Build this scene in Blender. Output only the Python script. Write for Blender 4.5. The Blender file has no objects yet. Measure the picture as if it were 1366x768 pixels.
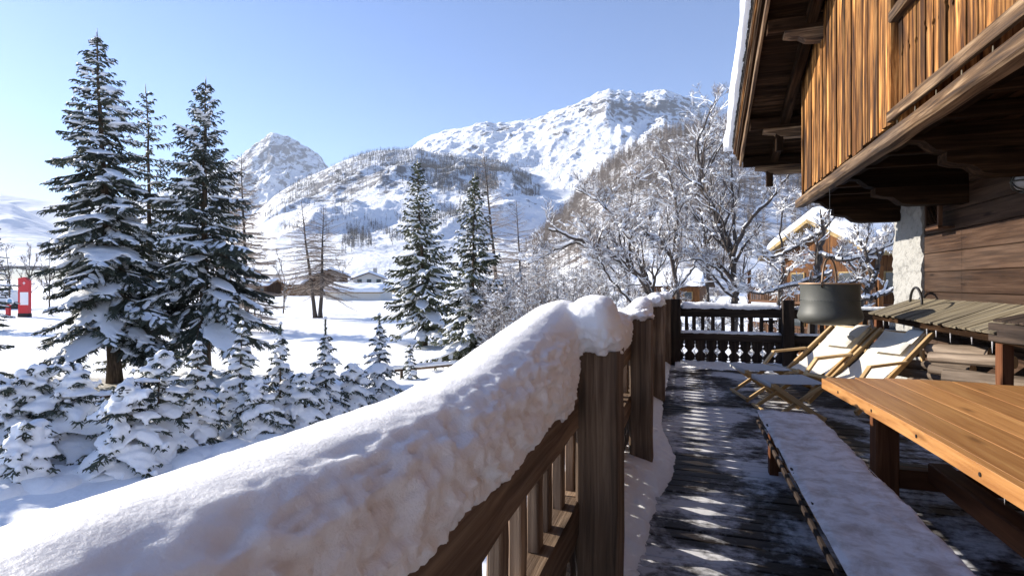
import bpy, math, random
import numpy as np
from mathutils import Vector
R = math.radians
SC = bpy.context.scene
COL = SC.collection
F = 720.0; VH = 378.0; H = 1.6
TH = math.atan2(232.0, F); CT = math.cos(TH); ST = math.sin(TH)
TANE = 0.44; SUN_E = math.atan(TANE); SUN_A = R(83)

# ---- from a pixel of the 1366x768 photograph to a point of the place ----
def at(u, v, zc):
    xc = (u-683)/F*zc
    return np.array([xc*CT-zc*ST, xc*ST+zc*CT, H+(VH-v)/F*zc])
def atz(u, v, z): return at(u, v, F*(H-z)/(v-VH))

# ------------------------------------------------------------ noise (numpy)
def _hash(i, j, k, seed):
    n = (i*374761393 + j*668265263 + k*2147483647 + seed*974711) & 0xffffffff
    n = ((n ^ (n >> 13))*1274126177) & 0xffffffff
    n = ((n ^ (n >> 16))*2246822519) & 0xffffffff
    return ((n ^ (n >> 15)) & 0xffff)/65535.0
def vnoise(x, y, z=0.0, seed=0):
    x, y, z = np.broadcast_arrays(np.asarray(x, float), np.asarray(y, float), np.asarray(z, float))
    i = np.floor(x).astype(np.int64); j = np.floor(y).astype(np.int64); k = np.floor(z).astype(np.int64)
    fx = x-i; fy = y-j; fz = z-k
    fx = fx*fx*fx*(fx*(fx*6-15)+10); fy = fy*fy*fy*(fy*(fy*6-15)+10); fz = fz*fz*fz*(fz*(fz*6-15)+10)
    def h(a, b, c): return _hash(i+a, j+b, k+c, seed)
    def l2(c):
        return (h(0,0,c)*(1-fx)+h(1,0,c)*fx)*(1-fy)+(h(0,1,c)*(1-fx)+h(1,1,c)*fx)*fy
    return (l2(0)*(1-fz)+l2(1)*fz)*2-1
def fbm(x, y, z=0.0, oct=5, seed=0, gain=.5, lac=2.03):
    s = 0; a = 1; t = 0
    for o in range(oct):
        s = s+a*vnoise(x, y, z, seed+o*17); t += a; a *= gain
        x = np.asarray(x)*lac+3.7; y = np.asarray(y)*lac+1.3; z = np.asarray(z)*lac+7.1
    return s/t
def ridged(x, y, oct=5, seed=0, gain=.5):
    s = 0; a = 1; t = 0; w = 1
    for o in range(oct):
        n = 1-np.abs(vnoise(x, y, 0, seed+o*31)); n = n*n
        s = s+a*n*w; w = np.clip(n*1.6, 0, 1); t += a; a *= gain
        x = np.asarray(x)*2.07+5.3; y = np.asarray(y)*2.07+2.9
    return s/t

# ------------------------------------------------------------ mesh builder
ORG = {}
def unit(a):
    a = np.asarray(a, float); return a/(np.linalg.norm(a)+1e-12)
class MB:
    def __init__(s): s.v = []; s.f = []; s.g = []; s.r = []; s.n = 0
    def add(s, V, Fs, G=None, rnd=0.5, mi=0):
        V = np.asarray(V, float).reshape(-1, 3); n = len(V)
        s.v.append(V); s.g.append(V.copy() if G is None else np.asarray(G, float).reshape(-1, 3))
        s.r.append(np.broadcast_to(np.asarray(rnd, float), (n,)))
        if isinstance(Fs, np.ndarray): s.f.append((Fs+s.n, mi))
        else:
            by = {}
            for f in Fs: by.setdefault(len(f), []).append(f)
            for L in by.values(): s.f.append((np.array(L, int)+s.n, mi))
        s.n += n
    def build(s, name, mat, parent=None, smooth=False, loc=(0, 0, 0), label=None):
        me = bpy.data.meshes.new(name)
        org = np.array(ORG.get(parent.name if parent else None, loc), float) if parent else np.array(loc, float)
        V = (np.concatenate(s.v)-org).astype(np.float32)
        me.vertices.add(len(V)); me.vertices.foreach_set('co', V.ravel())
        lt = np.concatenate([np.full(len(a), a.shape[1]) for a, _ in s.f]); li = np.concatenate([a.ravel() for a, _ in s.f])
        mi = np.concatenate([np.full(len(a), m) for a, m in s.f])
        me.loops.add(len(li)); me.loops.foreach_set('vertex_index', li.astype(np.int32))
        me.polygons.add(len(lt)); st = np.concatenate([[0], np.cumsum(lt)[:-1]])
        me.polygons.foreach_set('loop_start', st.astype(np.int32)); me.polygons.foreach_set('loop_total', lt.astype(np.int32))
        for m in (mat if isinstance(mat, (list, tuple)) else [mat]): me.materials.append(m)
        me.polygons.foreach_set('material_index', mi.astype(np.int32))
        me.polygons.foreach_set('use_smooth', np.full(len(lt), bool(smooth)))
        a = me.attributes.new('grain', 'FLOAT_VECTOR', 'POINT'); a.data.foreach_set('vector', np.concatenate(s.g).astype(np.float32).ravel())
        a = me.attributes.new('rnd', 'FLOAT', 'POINT'); a.data.foreach_set('value', np.concatenate(s.r).astype(np.float32))
        me.update(calc_edges=True); me.validate()
        o = bpy.data.objects.new(name, me); COL.objects.link(o)
        if parent: o.parent = parent; ORG[o.name] = org
        else: o.location = loc; ORG[o.name] = np.array(loc, float)
        if label: o['label'] = label
        return o
def empty(name, loc=(0, 0, 0)):
    o = bpy.data.objects.new(name, None); o.empty_display_size = .2; COL.objects.link(o); o.location = loc; ORG[o.name] = np.array(loc, float); return o
def tag(o, label, cat, group=None, kind=None):
    o['label'] = label; o['category'] = cat
    if group: o['group'] = group
    if kind: o['kind'] = kind
    return o
def structure(o): o['kind'] = 'structure'; return o
def copy_tree(o, parent=None):
    c = o.copy(); COL.objects.link(c)
    if parent: c.parent = parent
    for ch in list(o.children): copy_tree(ch, c)
    return c
def thing(name, loc, label, cat, group=None): return tag(empty(name, loc), label, cat, group)

RNG = np.random.default_rng(7)
def beam(mb, p0, p1, w, h, up=(0, 0, 1), ch=.006, nseg=1, jit=0., rnd=None, mi=0, bow=0.):
    """a sawn timber from p0 to p1: w across, h along up, chamfered edges, an uneven run when nseg > 1"""
    p0 = np.asarray(p0, float); p1 = np.asarray(p1, float); t = unit(p1-p0); L = np.linalg.norm(p1-p0)
    up = np.asarray(up, float); sd = np.cross(t, up)
    if np.linalg.norm(sd) < 1e-6: sd = np.cross(t, (0, 1, 0))
    sd = unit(sd); up = np.cross(sd, t); ch = min(ch, .3*w, .3*h)
    a, b = w/2, h/2
    sec = np.array([(-a+ch, -b), (a-ch, -b), (a, -b+ch), (a, b-ch), (a-ch, b), (-a+ch, b), (-a, b-ch), (-a, -b+ch)])
    V = []; G = []; off = RNG.random(3)*40; rnd = RNG.random() if rnd is None else rnd
    for i in range(nseg+1):
        s = i/nseg; k = sec*(1+(RNG.normal(0, jit/min(w, h)) if jit else 0))+(RNG.normal(0, jit, (8, 2))*.5 if jit else 0)
        c = p0+t*L*s+up*(bow*math.sin(math.pi*s))+(sd*RNG.normal(0, jit)*.5+up*RNG.normal(0, jit)*.5 if jit and 0 < i < nseg else 0)
        V.append(c+k[:, :1]*sd+k[:, 1:]*up); G.append(np.c_[np.full(8, L*s), k]+off)
    Fs = []
    for i in range(nseg):
        for j in range(8):
            q = (j+1) % 8; Fs.append((i*8+j, i*8+q, i*8+8+q, i*8+8+j))
    Fs.append(tuple(range(7, -1, -1))); Fs.append(tuple(nseg*8+k for k in range(8)))
    mb.add(np.concatenate(V), Fs, np.concatenate(G), rnd, mi)
def tube(mb, pts, rad, sides=8, cap=True, rnd=None, mi=0):
    pts = np.asarray(pts, float); n = len(pts); rad = np.broadcast_to(np.asarray(rad, float), (n,))
    T = np.gradient(pts, axis=0); T /= np.linalg.norm(T, axis=1)[:, None]+1e-12
    ref = np.array([0, 0, 1.]) if abs(T[0][2]) < .9 else np.array([1., 0, 0]); V = []; G = []
    a = np.arange(sides)/sides*2*math.pi; off = RNG.random(3)*40; l = 0
    for i in range(n):
        x = unit(np.cross(T[i], ref)); y = np.cross(x, T[i]); ref = y if i else ref; ref = y
        if i: l += np.linalg.norm(pts[i]-pts[i-1])
        ca, sa = np.cos(a)*rad[i], np.sin(a)*rad[i]
        V.append(pts[i]+ca[:, None]*x+sa[:, None]*y); G.append(np.c_[np.full(sides, l), ca, sa]+off)
    Fs = [(i*sides+j, i*sides+(j+1) % sides, (i+1)*sides+(j+1) % sides, (i+1)*sides+j) for i in range(n-1) for j in range(sides)]
    if cap: Fs += [tuple(range(sides-1, -1, -1)), tuple((n-1)*sides+k for k in range(sides))]
    mb.add(np.concatenate(V), Fs, np.concatenate(G), RNG.random() if rnd is None else rnd, mi)
def lathe(mb, prof, c=(0, 0, 0), n=32, mi=0):
    c = np.asarray(c, float); a = np.arange(n)/n*2*math.pi
    V = np.concatenate([np.c_[r*np.cos(a), r*np.sin(a), np.full(n, z)] for r, z in prof])+c
    Fs = [(i*n+j, i*n+(j+1) % n, (i+1)*n+(j+1) % n, (i+1)*n+j) for i in range(len(prof)-1) for j in range(n)]
    mb.add(V, Fs, mi=mi)
def segs(mb, P0, P1, R0, R1, sides=3, rnd=.5, mi=0):
    """many open tapered tubes at once"""
    P0 = np.asarray(P0, float).reshape(-1, 3); P1 = np.asarray(P1, float).reshape(-1, 3); N = len(P0)
    if N == 0: return
    R0 = np.broadcast_to(np.asarray(R0, float), (N,)); R1 = np.broadcast_to(np.asarray(R1, float), (N,))
    T = P1-P0; T /= np.linalg.norm(T, axis=1)[:, None]+1e-12
    ref = np.where((np.abs(T[:, 2]) < .9)[:, None], np.array([0, 0, 1.]), np.array([1., 0, 0]))
    X = np.cross(T, ref); X /= np.linalg.norm(X, axis=1)[:, None]; Y = np.cross(X, T)
    a = np.arange(sides)/sides*2*math.pi+.5
    C = np.cos(a)[None, :, None]*X[:, None]+np.sin(a)[None, :, None]*Y[:, None]
    V = np.concatenate([P0[:, None]+C*R0[:, None, None], P1[:, None]+C*R1[:, None, None]], 1)   # N,2s,3
    base = (np.arange(N)*2*sides)[:, None, None]; j = np.arange(sides); q = (j+1) % sides
    Fq = np.stack([j, q, q+sides, j+sides], 1)[None]+base
    rr = np.broadcast_to(np.asarray(rnd, float), (N,)); mb.add(V.reshape(-1, 3), Fq.reshape(-1, 4), rnd=np.repeat(rr, 2*sides), mi=mi)
_t = (1+5**.5)/2
ICO_V = np.array([(-1,_t,0),(1,_t,0),(-1,-_t,0),(1,-_t,0),(0,-1,_t),(0,1,_t),(0,-1,-_t),(0,1,-_t),(_t,0,-1),(_t,0,1),(-_t,0,-1),(-_t,0,1)])
ICO_V /= np.linalg.norm(ICO_V[0])
ICO_F = np.array([(0,11,5),(0,5,1),(0,1,7),(0,7,10),(0,10,11),(1,5,9),(5,11,4),(11,10,2),(10,7,6),(7,1,8),(3,9,4),(3,4,2),(3,2,6),(3,6,8),(3,8,9),(4,9,5),(2,4,11),(6,2,10),(8,6,7),(9,8,1)])
def _subdiv(V, Fs):
    V = list(map(tuple, V)); cache = {}; out = []
    def mid(a, b):
        k = (min(a, b), max(a, b))
        if k not in cache:
            m = np.array(V[a])+np.array(V[b]); cache[k] = len(V); V.append(tuple(m/np.linalg.norm(m)))
        return cache[k]
    for a, b, c in Fs:
        x, y, z = mid(a, b), mid(b, c), mid(c, a); out += [(a, x, z), (b, y, x), (c, z, y), (x, y, z)]
    return np.array(V), np.array(out)
ICO2_V, ICO2_F = _subdiv(ICO_V, ICO_F)
def blobs(mb, Cn, Rd, rng, jit=.18, fine=True, mi=0):
    """many uneven lumps at once; Rd is N x 3 radii"""
    Cn = np.asarray(Cn, float).reshape(-1, 3); Rd = np.asarray(Rd, float).reshape(-1, 3); N = len(Cn)
    if N == 0: return
    BV, BF = (ICO2_V, ICO2_F) if fine else (ICO_V, ICO_F)
    n = len(BV); K = 1+rng.normal(0, jit, (N, n, 1)); a = rng.random(N)*6.28
    V = BV[None]*K*Rd[:, None]
    x = V[..., 0]*np.cos(a)[:, None]-V[..., 1]*np.sin(a)[:, None]; y = V[..., 0]*np.sin(a)[:, None]+V[..., 1]*np.cos(a)[:, None]
    V = np.stack([x, y, V[..., 2]], -1)+Cn[:, None]
    mb.add(V.reshape(-1, 3), (BF[None]+(np.arange(N)*n)[:, None, None]).reshape(-1, 3), rnd=np.repeat(rng.random(N), n), mi=mi)
def pad(mb, pts, wid, hgt, rng, m=7, mi=0):
    """a pillow of snow lying along a polyline"""
    pts = np.asarray(pts, float); n = len(pts); T = np.gradient(pts, axis=0); T /= np.linalg.norm(T, axis=1)[:, None]+1e-9
    S = np.cross(T, (0, 0, 1.)); S /= np.linalg.norm(S, axis=1)[:, None]+1e-9; U = np.cross(S, T)
    a = np.concatenate([np.linspace(-.25, math.pi+.25, m), [math.pi*1.5]]); ca = np.cos(a); sa = np.sin(a); sa[-1] = -.35
    w = np.asarray(wid)[:, None]*(1+rng.normal(0, .16, (n, m+1))); h = np.asarray(hgt)[:, None]*(1+rng.normal(0, .14, (n, m+1)))
    V = pts[:, None]+(ca*w)[..., None]*S[:, None]+(sa*h)[..., None]*U[:, None]
    k = m+1; i = np.arange(n-1)[:, None]; j = np.arange(k)[None]; q = (j+1) % k
    Fq = np.stack([i*k+j+0*q, i*k+q, (i+1)*k+q, (i+1)*k+j+0*q], -1).reshape(-1, 4)
    mb.add(V.reshape(-1, 3), [tuple(x) for x in Fq]+[tuple(range(k)), tuple(range((n-1)*k+k-1, (n-1)*k-1, -1))], rnd=rng.random(), mi=mi)
def melt(o, vox, it=4):
    """runs the heaped pieces of one snow load together into one mass"""
    m = o.modifiers.new('r', 'REMESH'); m.mode = 'VOXEL'; m.voxel_size = vox; m.use_smooth_shade = True
    s = o.modifiers.new('s', 'SMOOTH'); s.factor = .5; s.iterations = it
    bpy.context.view_layer.update(); me = bpy.data.meshes.new_from_object(o.evaluated_get(bpy.context.evaluated_depsgraph_get()))
    o.modifiers.clear(); old = o.data; nm = old.name; mt = old.materials[0]; o.data = me; bpy.data.meshes.remove(old); me.name = nm
    me.materials.clear(); me.materials.append(mt); me.polygons.foreach_set('use_smooth', np.ones(len(me.polygons), bool)); me.update()
def grid(mb, V, mi=0, rnd=.5, G=None):
    n, m = V.shape[:2]; i = np.arange(n-1)[:, None]; j = np.arange(m-1)[None]
    Fq = np.stack([i*m+j, (i+1)*m+j, (i+1)*m+j+1, i*m+j+1], -1).reshape(-1, 4)
    mb.add(V.reshape(-1, 3), Fq, G, rnd, mi)
def prism(mb, poly, off, mi=0, rnd=None, gdir=2):
    """a flat outline (N x 3) given the thickness vector off"""
    P = np.asarray(poly, float); n = len(P); V = np.concatenate([P, P+np.asarray(off, float)])
    Fs = [tuple(range(n-1, -1, -1)), tuple(range(n, 2*n))]+[(i, (i+1) % n, n+(i+1) % n, n+i) for i in range(n)]
    o = RNG.random(3)*40; G = (V-P[0])[:, [gdir]+[k for k in range(3) if k != gdir]]+o
    mb.add(V, Fs, G, RNG.random() if rnd is None else rnd, mi)

# ------------------------------------------------------------ materials
class NT:
    def __init__(s, name):
        s.m = bpy.data.materials.new(name); s.m.use_nodes = True; s.t = s.m.node_tree; s.t.nodes.clear()
        s.out = s.n('ShaderNodeOutputMaterial'); s.b = s.n('ShaderNodeBsdfPrincipled'); s.l(s.b, 'BSDF', s.out, 'Surface')
    def n(s, t, **k):
        o = s.t.nodes.new(t)
        for a, b in k.items(): setattr(o, a, b)
        return o
    def l(s, a, ao, b, bi): s.t.links.new(a.outputs[ao], b.inputs[bi])
    def coord(s, attr=None):
        if attr: return s.n('ShaderNodeAttribute', attribute_name=attr), 'Vector'
        return s.n('ShaderNodeTexCoord'), 'Object'
    def noise(s, src, scale, detail=4, rough=.55, dist=0., sc=(1, 1, 1), loc=(0, 0, 0)):
        mp = s.n('ShaderNodeMapping'); mp.inputs['Scale'].default_value = sc; mp.inputs['Location'].default_value = loc; s.l(src[0], src[1], mp, 'Vector')
        o = s.n('ShaderNodeTexNoise'); o.inputs['Scale'].default_value = scale; o.inputs['Detail'].default_value = detail
        o.inputs['Roughness'].default_value = rough; o.inputs['Distortion'].default_value = dist; s.l(mp, 'Vector', o, 'Vector'); return o
    def ramp(s, src, so, stops):
        o = s.n('ShaderNodeValToRGB'); e = o.color_ramp.elements
        while len(e) < len(stops): e.new(.5)
        for k, (p, c) in enumerate(stops):
            e[k].position = p; e[k].color = (*c, 1) if len(c) == 3 else c
        s.l(src, so, o, 'Fac'); return o
    def mix(s, a, ao, b, bo, fac=.5, f=None, fo=None, mode='MIX'):
        o = s.n('ShaderNodeMix', data_type='RGBA', blend_type=mode); o.inputs[0].default_value = fac
        if f: s.l(f, fo, o, 0)
        for k, (x, xo) in ((6, (a, ao)), (7, (b, bo))):
            if isinstance(x, tuple): o.inputs[k].default_value = (*x, 1)
            else: s.l(x, xo, o, k)
        return o
    def math(s, op, a, ao=0, b=None, bo=0, v=0., clamp=False):
        o = s.n('ShaderNodeMath', operation=op); o.use_clamp = clamp; s.l(a, ao, o, 0)
        if b is None: o.inputs[1].default_value = v
        else: s.l(b, bo, o, 1)
        return o
    def bump(s, src, so, strength, dist, prev=None):
        o = s.n('ShaderNodeBump'); o.inputs['Strength'].default_value = strength; o.inputs['Distance'].default_value = dist; s.l(src, so, o, 'Height')
        if prev: s.l(prev, 'Normal', o, 'Normal')
        return o
def G3(v): return (v, v, v)
def wood(name, dark, mid, light, rough=.7, sc=1., streak=9., vary=.5, bump=.5, stain=None, stain_amt=.5, spec=.12, cracks=.5, knots=.8, band=(.28, .5, .72)):
    t = NT(name); c = t.coord('grain')
    n1 = t.noise(c, 2.2*sc, 6, .6, .5, (.5, streak, streak)); n2 = t.noise(c, 1.1*sc, 3, .5, .3, (.6, 2.4, 2.4), (7, 3, 1))
    col = t.ramp(n1, 'Fac', [(band[0], dark), (band[1], mid), (band[2], light)])
    st = t.ramp(n2, 'Fac', [(.42, G3(0)), (.66, G3(1))])
    sm = t.math('MULTIPLY', st, 'Color', v=stain_amt)
    c2 = t.mix(col, 'Color', stain or tuple(x*.4 for x in dark), None, f=sm, fo=0)
    at_ = t.n('ShaderNodeAttribute', attribute_name='rnd')
    vr = t.n('ShaderNodeMapRange'); vr.inputs['To Min'].default_value = 1-vary; vr.inputs['To Max'].default_value = 1+vary*.6; t.l(at_, 'Fac', vr, 'Value')
    cc = t.n('ShaderNodeCombineColor'); [t.l(vr, 'Result', cc, k) for k in range(3)]
    c3 = t.mix(c2, 2, cc, 'Color', fac=1., mode='MULTIPLY')
    n3 = t.noise(c, 3.0*sc, 3, .6, .8, (.35, streak*2.2, streak*2.2), (3, 9, 4)); cr = t.ramp(n3, 'Fac', [(.30, G3(1)), (.37, G3(0))])
    cm = t.math('MULTIPLY', cr, 'Color', v=cracks)
    c4 = t.mix(c3, 2, tuple(x*.25 for x in dark), None, f=cm, fo=0)
    mp = t.n('ShaderNodeMapping'); mp.inputs['Scale'].default_value = (1.5, 6.5, 6.5); t.l(c[0], c[1], mp, 'Vector'); vo = t.n('ShaderNodeTexVoronoi'); vo.inputs['Scale'].default_value = 1.; t.l(mp, 'Vector', vo, 'Vector')
    kn = t.ramp(vo, 'Distance', [(.05, G3(knots)), (.13, G3(knots*.45)), (.19, G3(0))]); c5 = t.mix(c4, 2, tuple(x*.5 for x in dark), None, f=kn, fo='Color')
    t.l(c5, 2, t.b, 'Base Color'); t.b.inputs['Roughness'].default_value = rough; t.b.inputs['Specular IOR Level'].default_value = spec
    b1 = t.bump(n1, 'Fac', bump, .006); b2 = t.bump(cr, 'Color', -bump*.8, .004, b1) if False else t.bump(n3, 'Fac', bump*.6, .005, b1)
    t.l(b2, 'Normal', t.b, 'Normal'); return t.m
def snow(name, col=(.91, .925, .945), s1=18., a1=.02, s2=90., a2=.004, rough=.55, sss=0., dirt=0.):
    t = NT(name); c = t.coord(); n1 = t.noise(c, s1, 5, .6); n2 = t.noise(c, s2, 3, .6)
    if dirt:
        n3 = t.noise(c, 9, 6, .65, .4); r = t.ramp(n3, 'Fac', [(.34, tuple(x*dirt*k for x, k in zip(col, (.85, .78, .72)))), (.58, col)]); t.l(r, 'Color', t.b, 'Base Color')
    else: t.b.inputs['Base Color'].default_value = (*col, 1)
    b1 = t.bump(n1, 'Fac', .7, a1); b2 = t.bump(n2, 'Fac', .6, a2, b1); t.l(b2, 'Normal', t.b, 'Normal')
    t.b.inputs['Roughness'].default_value = rough; t.b.inputs['Specular IOR Level'].default_value = .2
    if sss:
        t.b.inputs['Subsurface Weight'].default_value = sss; t.b.inputs['Subsurface Radius'].default_value = (1, 1, 1); t.b.inputs['Subsurface Scale'].default_value = .025
    return t.m
def plain(name, col, rough=.6, metal=0., vary=.25, scale=8., spec=.4, bump=.0):
    t = NT(name); c = t.coord(); n = t.noise(c, scale, 5, .6); at_ = t.n('ShaderNodeAttribute', attribute_name='rnd')
    s = t.math('ADD', n, 'Fac', at_, 'Fac')
    r = t.ramp(s, 0, [(.55, tuple(x*(1-vary) for x in col)), (1., tuple(min(1, x*(1+vary)) for x in col))]) if True else None
    t.l(r, 'Color', t.b, 'Base Color'); t.b.inputs['Roughness'].default_value = rough; t.b.inputs['Metallic'].default_value = metal; t.b.inputs['Specular IOR Level'].default_value = spec
    if bump: b = t.bump(n, 'Fac', .6, bump); t.l(b, 'Normal', t.b, 'Normal')
    return t.m
M = {}
M['snow'] = snow('snow_garden', s1=1.2, a1=.12, s2=14., a2=.02)
M['snow_rail'] = snow('snow_rail', col=(.925, .93, .94), s1=14., a1=.006, s2=150., a2=.0045, sss=.8)
M['snow_tree'] = snow('snow_tree', s1=9., a1=.03, s2=40., a2=.006)
M['snow_roof'] = snow('snow_roof', s1=3., a1=.05, s2=40., a2=.006)
M['frost'] = snow('snow_thin', col=(.60, .60, .625), s1=30., a1=.006, s2=150., a2=.003, dirt=.72)
M['rail_wood'] = wood('weathered_rail', (.065, .045, .032), (.20, .132, .086), (.40, .285, .19), vary=.3, bump=.9, stain=(.05, .036, .026), streak=13.)
M['rail_dark'] = wood('dark_rail', (.018, .013, .011), (.045, .032, .025), (.10, .07, .05), vary=.3, bump=.6)
M['facade'] = wood('sunburnt_boards', (.030, .012, .005), (.26, .108, .028), (.58, .295, .095), streak=7.5, vary=.8, bump=.6, stain=(.016, .007, .004), stain_amt=.95, sc=1.15, cracks=.85, band=(.35, .50, .66))
M['facade_edge'] = wood('weathered_beam', (.03, .018, .011), (.12, .070, .036), (.30, .20, .115), streak=8., band=(.37, .5, .64), vary=.3, bump=.8, stain=(.05, .04, .035))
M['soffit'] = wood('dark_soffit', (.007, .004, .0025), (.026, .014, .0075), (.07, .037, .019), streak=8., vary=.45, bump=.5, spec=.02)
M['logs_wall'] = wood('grey_brown_wall', (.016, .008, .005), (.050, .027, .016), (.095, .056, .036), streak=10., vary=.3, bump=.5, stain=(.11, .085, .066), stain_amt=.22)
M['grey_board'] = wood('silver_boards', (.075, .058, .036), (.18, .148, .098), (.30, .26, .18), streak=10., vary=.35, bump=.6, stain=(.07, .06, .05))
M['table'] = wood('oiled_table', (.25, .106, .032), (.39, .186, .062), (.51, .275, .10), rough=.42, streak=15., vary=.3, bump=.15, stain=(.22, .08, .02), stain_amt=.35, spec=.4, cracks=.12)
M['table_leg'] = wood('red_brown_timber', (.06, .022, .010), (.13, .05, .022), (.20, .085, .04), rough=.55, streak=8., vary=.2, bump=.3)
M['teak'] = wood('pale_frame', (.38, .23, .10), (.55, .37, .18), (.66, .49, .28), rough=.5, streak=9., vary=.2, bump=.2, cracks=.1, stain_amt=.2)
M['chalet'] = wood('orange_chalet', (.07, .026, .010), (.22, .09, .028), (.36, .165, .055), streak=5., vary=.5, bump=.4, sc=.8)
M['chalet_dark'] = wood('brown_chalet', (.03, .016, .010), (.08, .04, .022), (.15, .08, .045), streak=5., vary=.4, bump=.4, sc=.8)
M['straw'] = wood('pale_eave', (.22, .15, .06), (.38, .27, .12), (.5, .38, .2), vary=.3)
M['bark'] = wood('spruce_bark', (.05, .035, .025), (.13, .09, .06), (.24, .17, .11), streak=4., vary=.2, bump=1., sc=2.)
M['log_bark'] = wood('firewood_bark', (.08, .06, .045), (.22, .165, .12), (.40, .31, .23), streak=5., vary=.4, bump=1.)
M['log_end'] = plain('sawn_end', (.5, .36, .2), .8, vary=.3, scale=20)
M['limb'] = plain('bare_bark', (.055, .044, .037), .9, vary=.4, scale=6)
M['twig'] = plain('bare_twigs', (.15, .122, .105), .9, vary=.3, scale=2)
M['larch_twig'] = plain('larch_twigs', (.33, .27, .22), .9, vary=.3, scale=2)
M['needle'] = plain('spruce_needles', (.050, .060, .044), .6, vary=.45, scale=1.2, spec=.25)
M['needle_olive'] = plain('olive_needles', (.068, .075, .042), .6, vary=.5, scale=1.2, spec=.25)
M['canvas'] = plain('cream_canvas', (.64, .605, .53), .85, vary=.10, scale=30, bump=.002)
M['canvas_grey'] = plain('pale_grey_canvas', (.40, .40, .40), .85, vary=.08, scale=30, bump=.002)
M['copper'] = plain('patinated_copper', (.055, .056, .049), .55, .12, vary=.35, scale=5, bump=.004)
M['copper_rim'] = plain('worn_rim', (.30, .20, .13), .5, .5, vary=.3, scale=9)
M['iron'] = plain('dark_iron', (.03, .028, .027), .5, .6, vary=.3)
M['plaster'] = plain('flaking_limewash', (.225, .22, .205), .95, vary=.5, scale=11, bump=.12)
M['stone_gap'] = plain('pier_stone', (.33, .31, .28), .95, vary=.3, scale=5, bump=.02)
M['red'] = plain('red_paint', (.50, .03, .035), .5, vary=.12)
M['white'] = plain('white_paint', (.8, .8, .8), .5, vary=.05)
M['blue'] = plain('blue_paint', (.16, .32, .5), .5, vary=.1)
M['dark'] = plain('black_rubber', (.02, .02, .022), .8, vary=.2)
M['render_wall'] = plain('pale_render', (.62, .60, .56), .9, vary=.1)
M['teal'] = plain('teal_shutters', (.22, .34, .33), .7, vary=.1)
M['shingle'] = wood('roof_shingles', (.03, .027, .026), (.075, .068, .063), (.14, .13, .12), streak=6., vary=.5, bump=.6)
def _glass():
    t = NT('window_glass'); t.b.inputs['Base Color'].default_value = (.05, .06, .07, 1); t.b.inputs['Roughness'].default_value = .08
    n = t.noise(t.coord(), 3., 2); b = t.bump(n, 'Fac', .05, .01); t.l(b, 'Normal', t.b, 'Normal'); return t.m
M['glass'] = _glass()
def _deck():
    t = NT('wet_deck'); g = t.coord('grain'); o = t.coord()
    n1 = t.noise(g, 2.4, 6, .6, .5, (.5, 9, 9)); col = t.ramp(n1, 'Fac', [(.3, (.009, .007, .006)), (.5, (.021, .016, .013)), (.75, (.05, .038, .030))])
    ns = t.noise(o, 1.15, 6, .62, .35); nf = t.noise(o, 13, 5, .68); s_ = t.math('MULTIPLY_ADD', nf, 'Fac', v=.26); t.l(ns, 'Fac', s_, 2)
    # thin icy snow lies in the middle of the terrace and along its edges, trodden bare elsewhere
    sx = t.n('ShaderNodeSeparateXYZ'); t.l(o[0], 'Object', sx, 0); mr = t.n('ShaderNodeMapRange'); mr.inputs['From Min'].default_value = 1.5; mr.inputs['From Max'].default_value = .3; mr.inputs['To Max'].default_value = .03; t.l(sx, 'X', mr, 'Value'); s = t.math('ADD', s_, 0, mr, 'Result')
    msk = t.ramp(s, 0, [(.60, G3(.0)), (.65, G3(.26)), (.72, G3(.9))])
    c2 = t.mix(col, 'Color', (.62, .62, .64), None, f=msk, fo='Color')
    t.l(c2, 2, t.b, 'Base Color'); rr = t.ramp(msk, 'Color', [(0, G3(.52)), (1, G3(.75))]); t.l(rr, 'Color', t.b, 'Roughness')
    t.b.inputs['Specular IOR Level'].default_value = .18
    b = t.bump(n1, 'Fac', .4, .005); b2 = t.bump(s, 0, .5, .03, b); t.l(b2, 'Normal', t.b, 'Normal'); return t.m
M['deck'] = _deck()
def _ground():
    t = NT('snow_field'); o = t.coord(); n1 = t.noise(o, .35, 5, .55); n2 = t.noise(o, 6., 4, .6)
    # a bare patch of dry grass under the big spruces
    mp = t.n('ShaderNodeMapping'); p = at(105, 495, 22.5); mp.inputs['Location'].default_value = (-p[0]/5.5, -p[1]/2.6, 0); mp.inputs['Scale'].default_value = (1/5.5, 1/2.6, 0)
    t.l(o[0], 'Object', mp, 'Vector'); gr = t.n('ShaderNodeVectorMath', operation='LENGTH'); t.l(mp, 'Vector', gr, 0)
    n3 = t.noise(o, 2.2, 6, .7, .4); k = t.math('ADD', gr, 'Value', n3, 'Fac'); r = t.ramp(k, 0, [(0, G3(1)), (1, G3(1))])
    mr = t.n('ShaderNodeMapRange'); mr.inputs['From Min'].default_value = 1.25; mr.inputs['From Max'].default_value = .95; t.l(k, 0, mr, 'Value')
    n4 = t.noise(o, 9, 5, .7); gc = t.ramp(n4, 'Fac', [(.3, (.16, .12, .07)), (.5, (.38, .34, .26)), (.62, (.75, .75, .74))])
    c = t.mix((.91, .925, .945), None, gc, 'Color', f=mr, fo='Result'); t.l(c, 2, t.b, 'Base Color')
    t.b.inputs['Roughness'].default_value = .6; t.b.inputs['Specular IOR Level'].default_value = .2
    b1 = t.bump(n1, 'Fac', .6, .35); b2 = t.bump(n2, 'Fac', .6, .03, b1); t.l(b2, 'Normal', t.b, 'Normal'); return t.m
M['ground'] = _ground()
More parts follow.
